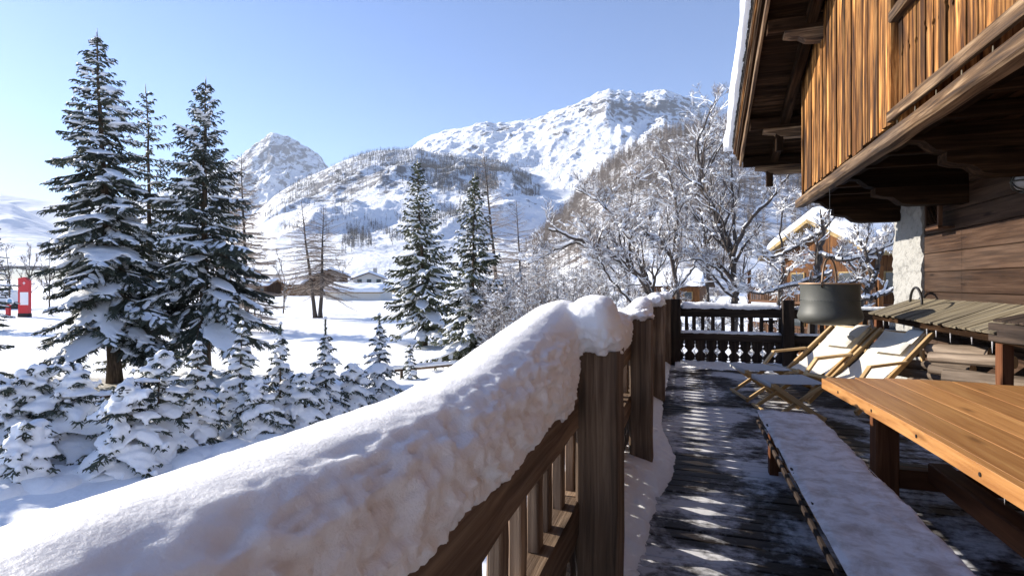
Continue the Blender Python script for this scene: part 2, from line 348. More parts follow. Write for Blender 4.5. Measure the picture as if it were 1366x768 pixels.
def mountain_mat(name, scale, rock=(.16, .16, .165), lo=.5, hi=.6, slope=.6, bumpd=6., brown=None):
    t = NT(name); o = t.coord(); n = t.noise(o, scale, 10, .66, .3); n2 = t.noise(o, scale*7, 6, .7)
    geo = t.n('ShaderNodeNewGeometry'); sx = t.n('ShaderNodeSeparateXYZ'); t.l(geo, 'Normal', sx, 0)
    a = t.n('ShaderNodeAttribute', attribute_name='rnd')
    s = t.math('MULTIPLY_ADD', n2, 'Fac', v=.35); t.l(n, 'Fac', s, 2); s1 = t.math('SUBTRACT', s, 0, v=.175)
    z = t.math('MULTIPLY', sx, 'Z', v=slope); s2 = t.math('SUBTRACT', s1, 0, z, 0); s3 = t.math('ADD', s2, 0, a, 'Fac')
    r = t.ramp(s3, 0, [(lo, (.86, .885, .92)), (hi, rock)]); n5 = t.noise(o, scale*2, 4); rc = t.mix(r, 'Color', r, 'Color')
    t.l(r, 'Color', t.b, 'Base Color'); t.b.inputs['Roughness'].default_value = .8; t.b.inputs['Specular IOR Level'].default_value = .1
    b = t.bump(n, 'Fac', .8, bumpd); b2 = t.bump(n2, 'Fac', .6, bumpd*.25, b); t.l(b2, 'Normal', t.b, 'Normal'); return t.m
# ============================================================ camera, light, sky
cam = bpy.data.cameras.new('camera'); co = bpy.data.objects.new('camera', cam); COL.objects.link(co); SC.camera = co
cam.sensor_width = 36; cam.lens = F/1366*36; cam.shift_y = -6/1366; cam.clip_start = .02; cam.clip_end = 40000
co.location = (0, 0, H); co.rotation_euler = (R(90), 0, TH)
sd = np.array([-math.sin(SUN_A)*math.cos(SUN_E), math.cos(SUN_A)*math.cos(SUN_E), math.sin(SUN_E)])
sl = bpy.data.lights.new('sun', 'SUN'); sl.energy = 5.0; sl.angle = R(.53); sl.color = (1, .93, .83)
so = bpy.data.objects.new('sun', sl); COL.objects.link(so); so.rotation_euler = Vector(sd).to_track_quat('Z', 'Y').to_euler(); so.location = (-20, 0, 30)
W = bpy.data.worlds.new('World'); SC.world = W; W.use_nodes = True; nt = W.node_tree
bg = nt.nodes['Background']; sky = nt.nodes.new('ShaderNodeTexSky'); sky.sky_type = 'NISHITA'; sky.sun_disc = False
sky.sun_elevation = SUN_E; sky.sun_rotation = -SUN_A; sky.altitude = 1800; sky.air_density = 1.0; sky.dust_density = .5; sky.ozone_density = 2.0
tn = nt.nodes.new('ShaderNodeMix'); tn.data_type = 'RGBA'; tn.blend_type = 'MULTIPLY'; tn.inputs[0].default_value = 1; tn.inputs[7].default_value = (.84, .87, 1.02, 1)
nt.links.new(sky.outputs[0], tn.inputs[6]); nt.links.new(tn.outputs[2], bg.inputs[0]); bg.inputs[1].default_value = .105
SC.view_settings.view_transform = 'Standard'; SC.view_settings.look = 'None'; SC.view_settings.gamma = 1; SC.view_settings.exposure = 1.2
SC.view_settings.use_curve_mapping = False
SC.render.engine = 'CYCLES'; SC.cycles.use_denoising = True; SC.cycles.max_bounces = 9; SC.cycles.diffuse_bounces = 8
SC.cycles.volume_bounces = 0; SC.cycles.transparent_max_bounces = 8; SC.cycles.sample_clamp_indirect = 8

# ============================================================ ground
def ground_z(x, y):
    x = np.asarray(x, float); y = np.asarray(y, float); d = np.hypot(x, y)
    zc = -x*ST+y*CT
    z = -2.6+np.clip((zc-45)/80, 0, 1)*.9+np.clip((zc-150)/300, 0, 1)*6
    return z+.09*fbm(x*.45, y*.45, 0, 4, 5)*np.clip(d/8, 0, 1)+.25*fbm(x*.05, y*.05, 0, 3, 9)*np.clip((d-25)/40, 0, 1)
rad = np.concatenate([np.linspace(.5, 30, 150), np.geomspace(31, 15000, 110)]); az = np.linspace(0, 2*math.pi, 400)
RR, AZ = np.meshgrid(rad, az, indexing='ij'); X = RR*np.sin(AZ); Y = RR*np.cos(AZ); Z = ground_z(X, Y)
Z = np.where(RR > 700, Z-((RR-700)*.004), Z)
b = MB(); grid(b, np.stack([X, Y, Z], -1)); structure(b.build('ground', M['ground'], smooth=True))

# ============================================================ terrace floor
b = MB()
y = -2.6; k = 0
while y < 11.3:
    w = .135+RNG.uniform(-.01, .012)
    beam(b, (-.56, y+w/2, -.022+RNG.normal(0, .0015)), (3.38, y+w/2, -.022+RNG.normal(0, .0015)), w-.014, .044, ch=.004, nseg=6, jit=.0012); y += w
for yy in (-2.4, 1., 4.5, 8, 11.2): beam(b, (-.5, yy, -.12), (3.3, yy, -.12), .12, .14)
deck = b.build('terrace_floor', M['deck']); structure(deck)
b = MB(); prism(b, [(-.5, -2.6, -.22), (3.4, -2.6, -.22), (3.4, 11.2, -.22), (-.5, 11.2, -.22)], (0, 0, -2.5)); structure(b.build('terrace_base', M['stone_gap']))

# ============================================================ railings
PY = [-2.6, 0., 2.45, 4.8, 7.7, 11.1]           # post centres of the long run
TOPZ, MIDZ = 1.13, .64
def board_outline(w, z0, z1, notches):
    """half-width outline of a board whose both edges carry notches (z, half height, depth)"""
    R_ = [(w/2, z0)]
    for zc, hh, dp in notches: R_ += [(w/2, zc-hh), (w/2-dp, zc-hh*.15), (w/2-dp, zc+hh*.15), (w/2, zc+hh)]
    R_ += [(w/2, z1)]; return R_+[(-a, z) for a, z in reversed(R_)]
NOTCH = [(.095, .022, .035), (.145, .016, .018), (.28, .075, .055), (.40, .028, .014)]
def railing_run(root, P, D, posts, spans, mats, seed, bal=.19, off=.1, pw=.18):
    """P origin, D unit direction along the run; posts and spans are distances along it"""
    rg = np.random.default_rng(seed); D = np.array([*D, 0.]); N = np.array([-D[1], D[0], 0]); P = np.array([*P, 0.])
    wd, dk = mats
    for s in posts:
        b = MB(); c = P+D*s-N*off
        beam(b, c+(0, 0, -.25), c+(0, 0, 1.30+rg.normal(0, .008)), pw, .20, up=D, ch=.012, nseg=9, jit=.003); b.build('post', wd, root)
    for a, e in spans:
        b = MB(); beam(b, P+D*a+(0, 0, TOPZ-.09), P+D*e+(0, 0, TOPZ-.09), .14, .18, ch=.012, nseg=12, jit=.003); b.build('top_rail', wd, root)
        b = MB(); beam(b, P+D*a+(0, 0, MIDZ-.075), P+D*e+(0, 0, MIDZ-.075), .145, .15, ch=.010, nseg=12, jit=.003); b.build('middle_rail', wd, root)
        b = MB(); beam(b, P+D*a+(0, 0, .035), P+D*e+(0, 0, .035), .10, .06, ch=.008, nseg=8, jit=.002); b.build('bottom_rail', dk, root)
        n = int((e-a)/bal)
        for i in range(n):
            c = P+D*(a+(i+.5)*(e-a)/n+rg.normal(0, .012))+N*rg.normal(0, .006)
            b = MB(); beam(b, c+(0, 0, MIDZ+.002), c+(0, 0, TOPZ-.185), .042, .072+rg.normal(0, .006), up=D, ch=.005, nseg=3, jit=.0015); b.build('baluster', wd, root)
        n = int((e-a)/.2); w = (e-a)/n
        for i in range(n):
            c = P+D*(a+(i+.5)*w)-N*.013
            pl = [c+D*x+np.array([0, 0, z]) for x, z in board_outline(w-.004, .066, MIDZ-.152, NOTCH)]
            b = MB(); prism(b, pl, N*.026); b.build('cutout_board', dk, root)
lr = thing('terrace_railing', (-.43, 4, 0), 'long weathered timber railing buried under a thick pillow of snow, running away along the terrace', 'railing')
railing_run(lr, (-.52, 0), (0, 1), PY, [(PY[i]-.05, PY[i+1]-.056) for i in range(1, 5)], (M['rail_wood'], M['rail_dark']), 3, off=.152, pw=.19)
fr = thing('terrace_railing', (1.5, 11.2, 0), 'dark timber railing across the far end of the terrace with diamond cut-outs', 'railing')
railing_run(fr, (0, 11.2), (1, 0), [-.20, 1.8, 4.0], [(-.44, 1.797), (1.803, 4.0)], (M['rail_dark'], M['rail_dark']), 5, .16, off=.10)

# ---- the snow lying on the long railing
def rail_snow():
    ys = np.concatenate([np.linspace(-1.6, .0, 60), np.linspace(.0, 3.2, 560)[1:], np.linspace(3.2, 11.42, 460)[1:]]); n = len(ys)
    kz = [(-2, 1.385), (0, 1.38), (.4, 1.378), (.8, 1.358), (1.1, 1.352), (1.4, 1.372), (1.75, 1.425), (2.1, 1.48), (2.35, 1.53), (2.5, 1.54), (2.7, 1.50), (2.95, 1.42), (3.3, 1.385), (3.8, 1.385), (4.2, 1.40), (4.6, 1.375), (4.85, 1.37), (5.05, 1.35), (5.35, 1.36), (5.8, 1.34), (6.6, 1.35), (7.2, 1.39), (7.6, 1.435), (7.85, 1.43), (8.3, 1.37), (9.4, 1.36), (10.3, 1.40), (10.9, 1.44), (11.2, 1.42), (11.42, 1.26)]
    zr = np.interp(ys, [a for a, _ in kz], [b for _, b in kz]); k = 9
    ker = np.ones(k)/k
    zr = np.convolve(np.pad(zr, k//2, mode='edge'), ker, 'valid')
    rg_ = fbm(ys*3.3, 0, 0, 4, 3); zin = np.full(n, 1.10)+.035*rg_+.025*fbm(ys*15, 4, 0, 3, 8); post = np.zeros(n); wide = np.zeros(n)
    for p in PY: wide = np.maximum(wide, np.clip(1-np.abs(ys-p)/.42, 0, 1))
    wide = wide*wide*(3-2*wide)
    xin = -.438-.035*wide; xr = -.555+.10*wide
    T = np.linspace(0, 1, 60); m_ = 60; out = np.zeros((n, m_, 3))
    cx = np.interp(T, [0, .08, .20, .34, .48, .60, .72, .86, 1], [0, -.22, -.22, -.05, .35, .85, 1.65, 2.35, 2.15])
    cz = np.interp(T, [0, .08, .20, .34, .48, .60, .72, .86, 1], [0, .16, .46, .76, .935, 1., .95, .62, 0])
    def sm(a):
        for _ in range(4): a = np.concatenate([a[:1], (a[:-2]+2*a[1:-1]+a[2:])/4, a[-1:]])
        return a
    cx, cz = sm(cx), sm(cz)
    for i in range(n):
        hw = .135; x = xin[i]+.055*wide[i]*np.clip(cz*1.3-.35, 0, 1)-cx*hw*np.where(cx < 0, 1-.75*wide[i]*(1-cz), 1); z0 = zin[i]*(1-T)+1.06*T
        out[i] = np.c_[x, np.full(m_, ys[i]), z0+(zr[i]-.012*wide[i]-z0)*cz]
    b = MB(); k_ = m_; V = out.reshape(-1, 3); i_ = np.arange(n-1)[:, None]; j_ = np.arange(k_)[None]; q_ = (j_+1) % k_
    b.add(V, [tuple(x) for x in np.stack([i_*k_+j_, (i_+1)*k_+j_, (i_+1)*k_+q_, i_*k_+q_], -1).reshape(-1, 4)]+[tuple(range(k_)), tuple(range(n*k_-1, (n-1)*k_-1, -1))])
    # a rounded cap of snow on every post, run into the pillow
    for p in PY:
        top = float(np.interp(p, ys, zr))+.01; nu_, nv_ = 28, 14; vs = []; rg2 = np.random.default_rng(int(p*10)+40)
        for iv in range(nv_+1):
            f = iv/nv_; zz = 1.285+(top-1.285)*math.sin(f*math.pi/2)**.9; rr = math.cos(f*math.pi/2)**.55*(1+.10*math.sin(min(1, f*3)*math.pi))
            for iu in range(nu_):
                a_ = iu/nu_*2*math.pi; ca, sa = math.cos(a_), math.sin(a_); ex_ = lambda c: math.copysign(abs(c)**.82, c)
                vs.append((-.385+.115*rr*ex_(ca)-.05*(1-f)*(ca < 0), p+(.12 if sa > 0 else .12+.12*f*(1-f)*4*.8)*rr*ex_(sa), zz))
        Fc = [(iv*nu_+iu, iv*nu_+(iu+1) % nu_, (iv+1)*nu_+(iu+1) % nu_, (iv+1)*nu_+iu) for iv in range(nv_) for iu in range(nu_)]+[tuple(range(nu_-1, -1, -1)), tuple(nv_*nu_+q for q in range(nu_))]
        b.add(np.array(vs), Fc)
    o = b.build('rail_snow', M['snow_rail'], smooth=True); melt(o, .0095, 12)
    me = o.data; N_ = len(me.vertices); co_ = np.zeros(N_*3, np.float32); no_ = np.zeros(N_*3, np.float32); me.vertices.foreach_get('co', co_); me.vertex_normals.foreach_get('vector', no_)
    P = co_.reshape(-1, 3).astype(float); Nn = no_.reshape(-1, 3).astype(float); Xx, Yy, Zz = P.T
    side = np.clip((Xx+.52)/.08, 0, 1)*np.clip((1.44-Zz)/.08, .15, 1)
    lump = np.abs(vnoise(Xx*20, Yy*9+.4*vnoise(Zz*9, Yy*5), Zz*23, 21))+.55*np.abs(vnoise(Xx*42+3, Yy*20, Zz*46, 22))+.3*np.abs(vnoise(Xx*80+3, Yy*45, Zz*84, 23)); fine = fbm(Xx*50, Yy*40, Zz*50, 3, 33); big = fbm(Xx*2.6, Yy*2.6, Zz*2.6, 2, 41)
    d = .005*big+(.013-.029*lump)*(.05+.95*side)+.005*fine*(.3+.7*side)
    P += Nn*d[:, None]; me.vertices.foreach_set('co', P.astype(np.float32).ravel()); me.update()
    tag(o, 'thick rounded pillow of packed snow lying along the top of the long railing', 'snow bank'); return o
rail_snow()
def strip_snow(name, p0, p1, w, hfun, seed, label, mat='snow_rail', group=None, nn=90, drop=.0):
    rg = np.random.default_rng(seed); p0 = np.asarray(p0, float); p1 = np.asarray(p1, float); L = np.linalg.norm(p1-p0); D = (p1-p0)/L; S = np.cross(D, (0, 0, 1.))
    m = 13; a = np.linspace(0, math.pi, m); V = np.zeros((nn, m, 3))
    for i in range(nn):
        s = i/(nn-1); e = min(1, s*L/.05, (1-s)*L/.05); e = max(e, 0)**.5; h = hfun(s)*e*(1+.25*fbm(s*L*4, seed, 0, 3, seed)); ww = w*(.35+.65*e)*(1+.12*fbm(s*L*5, 3, 0, 3, seed+1))
        V[i] = p0+D*L*s+np.cos(a)[:, None]*S*ww*.5+np.c_[np.zeros(m), np.zeros(m), np.sin(a)**.6*h-drop*(np.abs(np.cos(a))**4)*(.5+.5*vnoise(s*L*9, np.cos(a)*2, 0, seed))]
    V += rg.normal(0, .002, V.shape); b = MB(); grid(b, V); o = b.build(name, M[mat], smooth=True)
    return tag(o, label, 'snow', group)
strip_snow('rail_snow', (-.1, 11.2, TOPZ), (1.7, 11.2, TOPZ), .2, lambda s: .12-.05*s, 11, 'snow layer on the far railing between the corner and the tall middle post', group='snow on the far railing', drop=.03)
strip_snow('rail_snow', (1.9, 11.2, TOPZ), (3.9, 11.2, TOPZ), .19, lambda s: .05, 12, 'thin snow layer on the far railing behind the hanging cauldron', group='snow on the far railing', drop=.02)
strip_snow('rail_snow', (-.15, 11.14, MIDZ), (1.7, 11.14, MIDZ), .13, lambda s: .045, 13, 'snow strip on the lower rail of the far railing, left of the tall middle post', group='snow on the far railing', drop=.01)
strip_snow('rail_snow', (1.9, 11.14, MIDZ), (3.8, 11.14, MIDZ), .13, lambda s: .035, 14, 'snow strip on the lower rail of the far railing, behind the deck chairs', group='snow on the far railing', drop=.01)
for (yy, ln, lb) in ((1.36, .10, 'small snow lump on the lower rail nearest the camera'), (1.58, .09, 'second small snow lump on the lower rail, closer to the near post')):
    strip_snow('snow_lump', (-.475, yy-ln/2, MIDZ), (-.475, yy+ln/2, MIDZ), .055, lambda s: .03, int(yy*100), lb, group='snow lumps on the lower rail', nn=20)

# ---- snow swept against the railings on the floor
def drift(name, fx, x0, x1, y0, y1, nx, ny, label, seed):
    X, Y = np.meshgrid(np.linspace(x0, x1, nx), np.linspace(y0, y1, ny), indexing='ij'); h = fx(X, Y)+.03*fbm(X*5, Y*5, 0, 4, seed)+.012*fbm(X*22, Y*22, 0, 2, seed+3)
    Z = np.maximum(h, -.012); V = np.stack([X, Y, Z], -1); b = MB(); grid(b, V); o = b.build(name, M['snow_rail'], smooth=True); return tag(o, label, 'snow drift')
spow = lambda a: np.sign(a)*np.clip(np.abs(a), 0, 1)**.65
drift('snow_drift', lambda X, Y: .14*spow(1-(X+.50)/(.22+.20*np.exp(-((Y-5.0)/.9)**2)+.05*np.exp(-((Y-3.0)/.9)**2)))*(.75+.35*np.exp(-((Y-4.9)/1.)**2))*np.clip((Y-.2)/1.5, 0, 1)-.008, -.54, .5, 0.2, 11.1, 90, 600, 'snow drift heaped on the floor along the foot of the long railing', 51)
drift('snow_drift', lambda X, Y: .11*np.clip(1-(11.15-Y)/.5, -1, 1)-.008, -.2, 3.2, 10.2, 11.13, 260, 80, 'snow drift along the foot of the far railing', 57)

# ============================================================ table and bench
tb = thing('outdoor_table', (1.9, 3.4, 0), 'big oiled plank table with bolted edge boards, sunlit, beside the frosted bench', 'table')
edge = [(5.42, 1.145), (4.7, 1.205), (4.1, 1.25), (3.5, 1.285), (2.7, 1.312), (1.9, 1.315), (1.0, 1.29), (.4, 1.25)]
ex = lambda y: np.interp(y, [a for a, _ in edge[::-1]], [x for _, x in edge[::-1]])
b = MB(); ysx = np.linspace(.4, 5.42, 16)
def ribbon(mb, xa, xb, ys, z0, z1, gap=.0):
    V = []; G = []; o = RNG.random(3)*30
    for y_ in ys:
        a, c = xa(y_)+gap, xb(y_)-gap; q = .0022
        sec = [(a, z0), (a, z1-q), (a+q, z1), (c-q, z1), (c, z1-q), (c, z0)]
        V += [(x, y_, z) for x, z in sec]; G += [(y_, x, z) for x, z in sec]
    n = len(ys); Fs = [(i*6+j, i*6+(j+1) % 6, i*6+6+(j+1) % 6, i*6+6+j) for i in range(n-1) for j in range(6)]+[tuple(range(5, -1, -1)), tuple((n-1)*6+j for j in range(6))]
    mb.add(V, Fs, np.array(G)+o, RNG.random())
# planks of the top
NP = 7
for k in range(NP):
    f0, f1 = k/NP, (k+1)/NP
    ye = 5.44+.16*math.sin(math.pi*min(1, (k+.3)/NP*1.15))-(.30 if k == NP-1 else .06*max(0, k-6))
    xa = lambda y_, f=f0: (ex(y_)+.05)*(1-f)+(2.75-(ex(y_)-1.3)*1.)*f
    xb = lambda y_, f=f1: (ex(y_)+.05)*(1-f)+(2.75-(ex(y_)-1.3)*1.)*f
    ribbon(b, xa, xb, np.linspace(.4, ye, 16), .705, .76+RNG.normal(0, .0004), .0008)
b.build('table_top', M['table'], tb)
b = MB(); ribbon(b, lambda y_: ex(y_), lambda y_: ex(y_)+.0475, np.linspace(.4, 5.40, 16), .675, .7605, 0); b.build('edge_board', M['table'], tb)
b = MB(); ribbon(b, lambda y_: 2.7525-(ex(y_)-1.3), lambda y_: 2.80-(ex(y_)-1.3), np.linspace(.4, 5.1, 16), .675, .7605, 0); b.build('edge_board', M['table'], tb)
for yb in (5.0, 4.35, 3.7, 3.05, 2.48, 1.9):
    b = MB(); c = np.array([ex(yb)-.004, yb, .715]); tube(b, [c, c+(.012, 0, 0)], .011, 10); b.build('bolt', M['iron'], tb)
for y0 in (4.72, 1.2):
    for x0 in (1.42, 2.5):
        b = MB(); beam(b, (x0, y0, 0), (x0, y0, .70), .15, .16, up=(0, 1, 0), ch=.01); b.build('leg', M['table_leg'], tb)
    b = MB(); beam(b, (1.42, y0, .635), (2.5, y0, .635), .12, .12, ch=.01); b.build('cross_beam', M['table_leg'], tb)
    b = MB(); beam(b, (1.495, y0, .16), (2.425, y0, .16), .12, .14, ch=.01); b.build('cross_beam', M['table_leg'], tb)
b = MB(); beam(b, (1.74, 4.66, .23), (1.74, 1.26, .23), .13, .14, ch=.01, nseg=6, jit=.001); b.build('stretcher', M['table_leg'], tb)
b = MB(); ic = atz(1258, 560, .67); tube(b, [(1.62, 3.55, .70), (1.62, 3.55, .58), (1.62, 3.55, .42)], [.008, .006, .001], 6); b.build('icicle', M['frost'], tb)
bn = thing('bench', (.85, 2.9, 0), 'long wooden bench beside the table, its seat covered by a thin crust of frosty snow', 'bench')
b = MB()
for k in range(3): beam(b, (.615+.155*k+.077, 5.27, .435), (.615+.155*k+.077, .3, .435), .148, .045, ch=.006, nseg=10, jit=.001)
b.build('seat', M['rail_dark'], bn)
for x0 in (.605, 1.085):
    b = MB(); beam(b, (x0, 5.2, .384), (x0, .4, .384), .022, .03, ch=.004, nseg=8, jit=.0008); b.build('side_rail', M['rail_dark'], bn)
for y0 in (5.0, .8):
    for x0 in (.70, 1.0):
        b = MB(); beam(b, (x0, y0, 0), (x0, y0, .41), .07, .10, up=(0, 1, 0), ch=.006); b.build('leg', M['table_leg'], bn)
    b = MB(); beam(b, (.737, y0, .07), (.963, y0, .07), .07, .08, ch=.006); b.build('cross_bar', M['table_leg'], bn)
def bench_snow():
    xs = np.linspace(.605, 1.085, 42); ys = np.linspace(.35, 5.29, 420); X, Y = np.meshgrid(xs, ys, indexing='ij')
    e = np.minimum(np.minimum(X-.605, 1.085-X), np.minimum(5.29-Y, Y-.3))+.034*fbm(X*9, Y*9, 0, 5, 71)
    h = .013*np.clip(e/.02, -1, 1)+.013*fbm(X*5, Y*5, 0, 5, 77)+.003*fbm(X*40, Y*40, 0, 2, 79)
    b = MB(); grid(b, np.stack([X, Y, .4555+np.maximum(h, -.004)], -1)); o = b.build('bench_snow', M['frost'], smooth=True)
    tag(o, 'thin frosty crust of snow lying over the whole bench seat', 'snow')
bench_snow()

# ============================================================ deck chairs and footstools
def make_chair():
    r = empty('deck_chair'); T = lambda t, z, x: (x, .7-t, z); hw = .34
    for s in (-1, 1):
        x = s*hw
        b = MB(); beam(b, T(-.02, .965, x), T(1.28, .05, x), .042, .065, ch=.005); b.build('side_rail', M['teak'], r)
        b = MB(); beam(b, T(1.36, .43, x*.9), T(.42, .02, x*.9), .036, .055, ch=.005); b.build('seat_rail', M['teak'], r)
        b = MB(); beam(b, T(.22, .77, x*1.09), T(.16, .0, x*1.09), .034, .055, up=(0, 1, 0), ch=.005); b.build('rear_leg', M['teak'], r)
        b = MB(); beam(b, T(.50, .63, x*1.1), T(1.12, .60, x*1.1), .055, .032, ch=.005); beam(b, T(1.10, .605, x*1.1), T(1.30, .40, x*1.1), .055, .032, ch=.005); b.build('armrest', M['teak'], r)
    for t, z, nm in ((0, .95, 'top_bar'), (1.35, .425, 'front_bar'), (.5, .055, 'foot_bar')):
        b = MB(); beam(b, T(t, z, -hw), T(t, z, hw), .035, .03, ch=.005); b.build(nm, M['teak'], r)
    pr = [(-.015, .972), (.0, .978), (.05, .925), (.25, .765), (.5, .575), (.75, .425), (.92, .355), (1.08, .345), (1.22, .385), (1.35, .45)]
    P = np.array(pr); s = np.linspace(0, len(P)-1, 46); P = np.c_[np.interp(s, range(len(P)), P[:, 0]), np.interp(s, range(len(P)), P[:, 1])]
    xs = np.linspace(-.27, .27, 12); V = np.zeros((46, 12, 3)); V[..., 0] = xs[None]; V[..., 1] = (.7-P[:, 0])[:, None]; V[..., 2] = P[:, 1][:, None]-.03*(1-(xs/.27)**2)[None]*np.sin(np.linspace(.1, math.pi, 46))[:, None]
    b = MB(); grid(b, V); W2 = V.copy(); W2[..., 2] -= .006; grid(b, W2[::-1]); b.build('canvas_sling', M['canvas'], r, smooth=True)
    # a small cushion hung over the top bar by a flap
    n, m = 14, 12; V = np.zeros((n, m, 3)); V2 = np.zeros((n, m, 3))
    for i in range(n):
        for j in range(m):
            a, c = i/(n-1)*2-1, j/(m-1)*2-1; th = .03*max(0, (1-abs(a)**3)*(1-abs(c)**3))**.6
            t = .30+.10*c; base = np.array(T(t, .97-.72*t+.01, .21*a+.02)); nn = np.array([0, -.58, .81]); V[i, j] = base+nn*(th+.02); V2[i, j] = base+nn*(.02-th*.5)
    b = MB(); grid(b, V); grid(b, V2[::-1]); pw = b.build('cushion', M['canvas'], r, smooth=True)
    V = np.zeros((8, 6, 3))
    for i, (t, z) in enumerate([(.24, .84), (.12, .92), (.03, .985), (-.02, 1.0), (-.045, .97), (-.05, .9), (-.052, .82), (-.05, .76)]):
        V[i] = [T(t, z, x) for x in np.linspace(.06, .26, 6)]
    b = MB(); grid(b, V); W2 = V.copy(); W2[..., 2] -= .006; grid(b, W2[::-1]); b.build('flap', M['canvas'], pw, smooth=True)
    return r
ch = make_chair(); ch2 = copy_tree(ch)
for o, (x, y_, a), lb in ((ch, (2.20, 8.0, -54), 'cream canvas deck chair nearest the table corner, its cushion flap over the top bar'), (ch2, (1.78, 8.69, -54), 'cream canvas deck chair under the hanging cauldron, behind the other one')):
    o.location = (x, y_, 0); o.rotation_euler = (0, 0, R(a)); tag(o, lb, 'deck chair', 'sunlit deck chairs on the terrace')
def make_stool():
    r = empty('footstool'); lx, ly, z = .28, .34, .42
    for s in (-1, 1):
        b = MB(); beam(b, (-lx, s*ly, z), (lx, s*ly, .02), .036, .055, ch=.004); b.build('leg', M['teak'], r)
        b = MB(); beam(b, (lx, s*(ly-.032), z), (-lx, s*(ly-.032), .02), .028, .045, ch=.004); b.build('leg', M['teak'], r)
    for x, zz, nm in ((-lx, z, 'top_bar'), (lx, z, 'top_bar'), (-lx, .05, 'foot_bar'), (lx, .05, 'foot_bar')):
        b = MB(); beam(b, (x, -ly-.02, zz), (x, ly+.02, zz), .035, .03, ch=.004); b.build(nm, M['teak'], r)
    xs = np.linspace(-lx-.02, lx+.02, 14); ys = np.linspace(-ly+.01, ly-.01, 10); X, Y = np.meshgrid(xs, ys, indexing='ij'); V = np.stack([X, Y, z+.024-.010*(1-(X/(lx+.02))**2)], -1)
    b = MB(); grid(b, V); W2 = V.copy(); W2[..., 2] -= .005; grid(b, W2[::-1])
    for s in (-1, 1): prism(b, [(s*(lx+.022), -ly+.01, z+.024), (s*(lx+.022), ly-.01, z+.024), (s*(lx+.022), ly-.01, z-.035), (s*(lx+.022), -ly+.01, z-.035)], (s*.005, 0, 0))
    b.build('canvas_seat', M['canvas_grey'], r, smooth=True); return r
st = make_stool(); st2 = copy_tree(st)
for o, (x, y_, a), lb in ((st, (.98, 8.25, 12), 'folding canvas footstool nearer the far railing'), (st2, (1.17, 7.28, 12), 'folding canvas footstool nearer the bench and table')):
    o.location = (x, y_, 0); o.rotation_euler = (0, 0, R(a)); tag(o, lb, 'footstool', 'canvas footstools in front of the deck chairs')

# ============================================================ hanging cauldron
cx, cy = 1.93, 8.62
cd = thing('cauldron', (cx, cy, 1.02), 'big old patinated copper cauldron hanging from the balcony beam over the far railing', 'cauldron')
prof = [(.0, 1.02), (.20, 1.022), (.33, 1.04), (.395, 1.085), (.41, 1.14), (.395, 1.20), (.375, 1.26), (.37, 1.34), (.371, 1.362), (.37, 1.366), (.371, 1.50), (.378, 1.575), (.383, 1.60), (.372, 1.602), (.36, 1.57), (.355, 1.3), (.37, 1.15), (.30, 1.07), (0, 1.05)]
b = MB(); lathe(b, prof, (cx, cy, 0), 56)
for k in range(60):
    a = k/60*2*math.pi; blobs(b, [(cx+.374*math.cos(a), cy+.374*math.sin(a), 1.365)], [(.0055, .0055, .0055)], RNG, 0, False)
b.build('bowl', M['copper'], cd, smooth=True)
b = MB(); a = np.linspace(0, 2*math.pi, 49); tube(b, np.c_[cx+.385*np.cos(a), cy+.385*np.sin(a), np.full(49, 1.598)], .012, 8, False); b.build('rim', M['copper_rim'], cd, smooth=True)
b = MB(); dv = np.array([math.cos(R(64)), math.sin(R(64))]); a = np.linspace(0, math.pi, 25)
pts = np.c_[cx+dv[0]*.37*np.cos(a), cy+dv[1]*.37*np.cos(a), 1.56+.40*np.sin(a)**.8]; tube(b, pts, .014, 8); b.build('bail_handle', M['copper_rim'], cd, smooth=True)
for s in (-1, 1):
    b = MB(); c = np.array([cx+s*dv[0]*.39, cy+s*dv[1]*.39, 1.58]); a = np.linspace(0, 2*math.pi, 17); tube(b, np.c_[c[0]+.03*np.cos(a)*dv[0], c[1]+.03*np.cos(a)*dv[1], c[2]+.035*np.sin(a)], .008, 6, False); b.build('ring', M['iron'], cd, smooth=True)
b = MB(); tube(b, [(cx, cy, 1.945), (cx, cy, 2.99)], .004, 6); a = np.linspace(-1.2, 4.2, 14); tube(b, np.c_[cx+.02*np.cos(a), np.full(14, cy), 1.955+.022*np.sin(a)], .007, 6); b.build('hanging_rod', M['iron'], cd)
# ============================================================ the old chalet
XF, XW = 2.0, 3.4; YC = 10.7; YB = 6.37; YN = -2.5
RM = .36; RY, RZ, RX = 13.28, 4.33, 1.13; RIDGE = 2.0
def roof_z(y): return RZ+RM*(RY-y) if y > RIDGE else RZ+RM*(RY-RIDGE)-RM*(RIDGE-y)
bd = thing('old_chalet', (4.5, 5, 0), 'old dark timber chalet with a sunburnt boarded balcony and deep overhanging roof', 'house')
# boarded upper front
b = MB(); y = YC
while y > YB+.02:
    w = min(RNG.uniform(.085, .165), y-YB); x = XF+RNG.normal(0, .008)
    beam(b, (x, y-w/2, 3.215+RNG.normal(0, .010)), (x, y-w/2, roof_z(y)+.1), w-.013, .03, up=(1, 0, 0), ch=.004, nseg=5, jit=.0015); y -= w
b.build('upper_wall', M['facade'], bd)
b = MB(); beam(b, (XF-.012, YC+.03, 3.15), (XF-.012, YC+.03, roof_z(YC)+.1), .05, .06, up=(0, 1, 0)); b.build('corner_board', M['facade'], bd)
b = MB(); beam(b, (XF-.01, YB-.01, 3.33), (XF-.01, YB-.01, roof_z(YB)), .10, .12, up=(0, 1, 0), ch=.01, nseg=6, jit=.003); b.build('corner_post', M['facade'], bd)
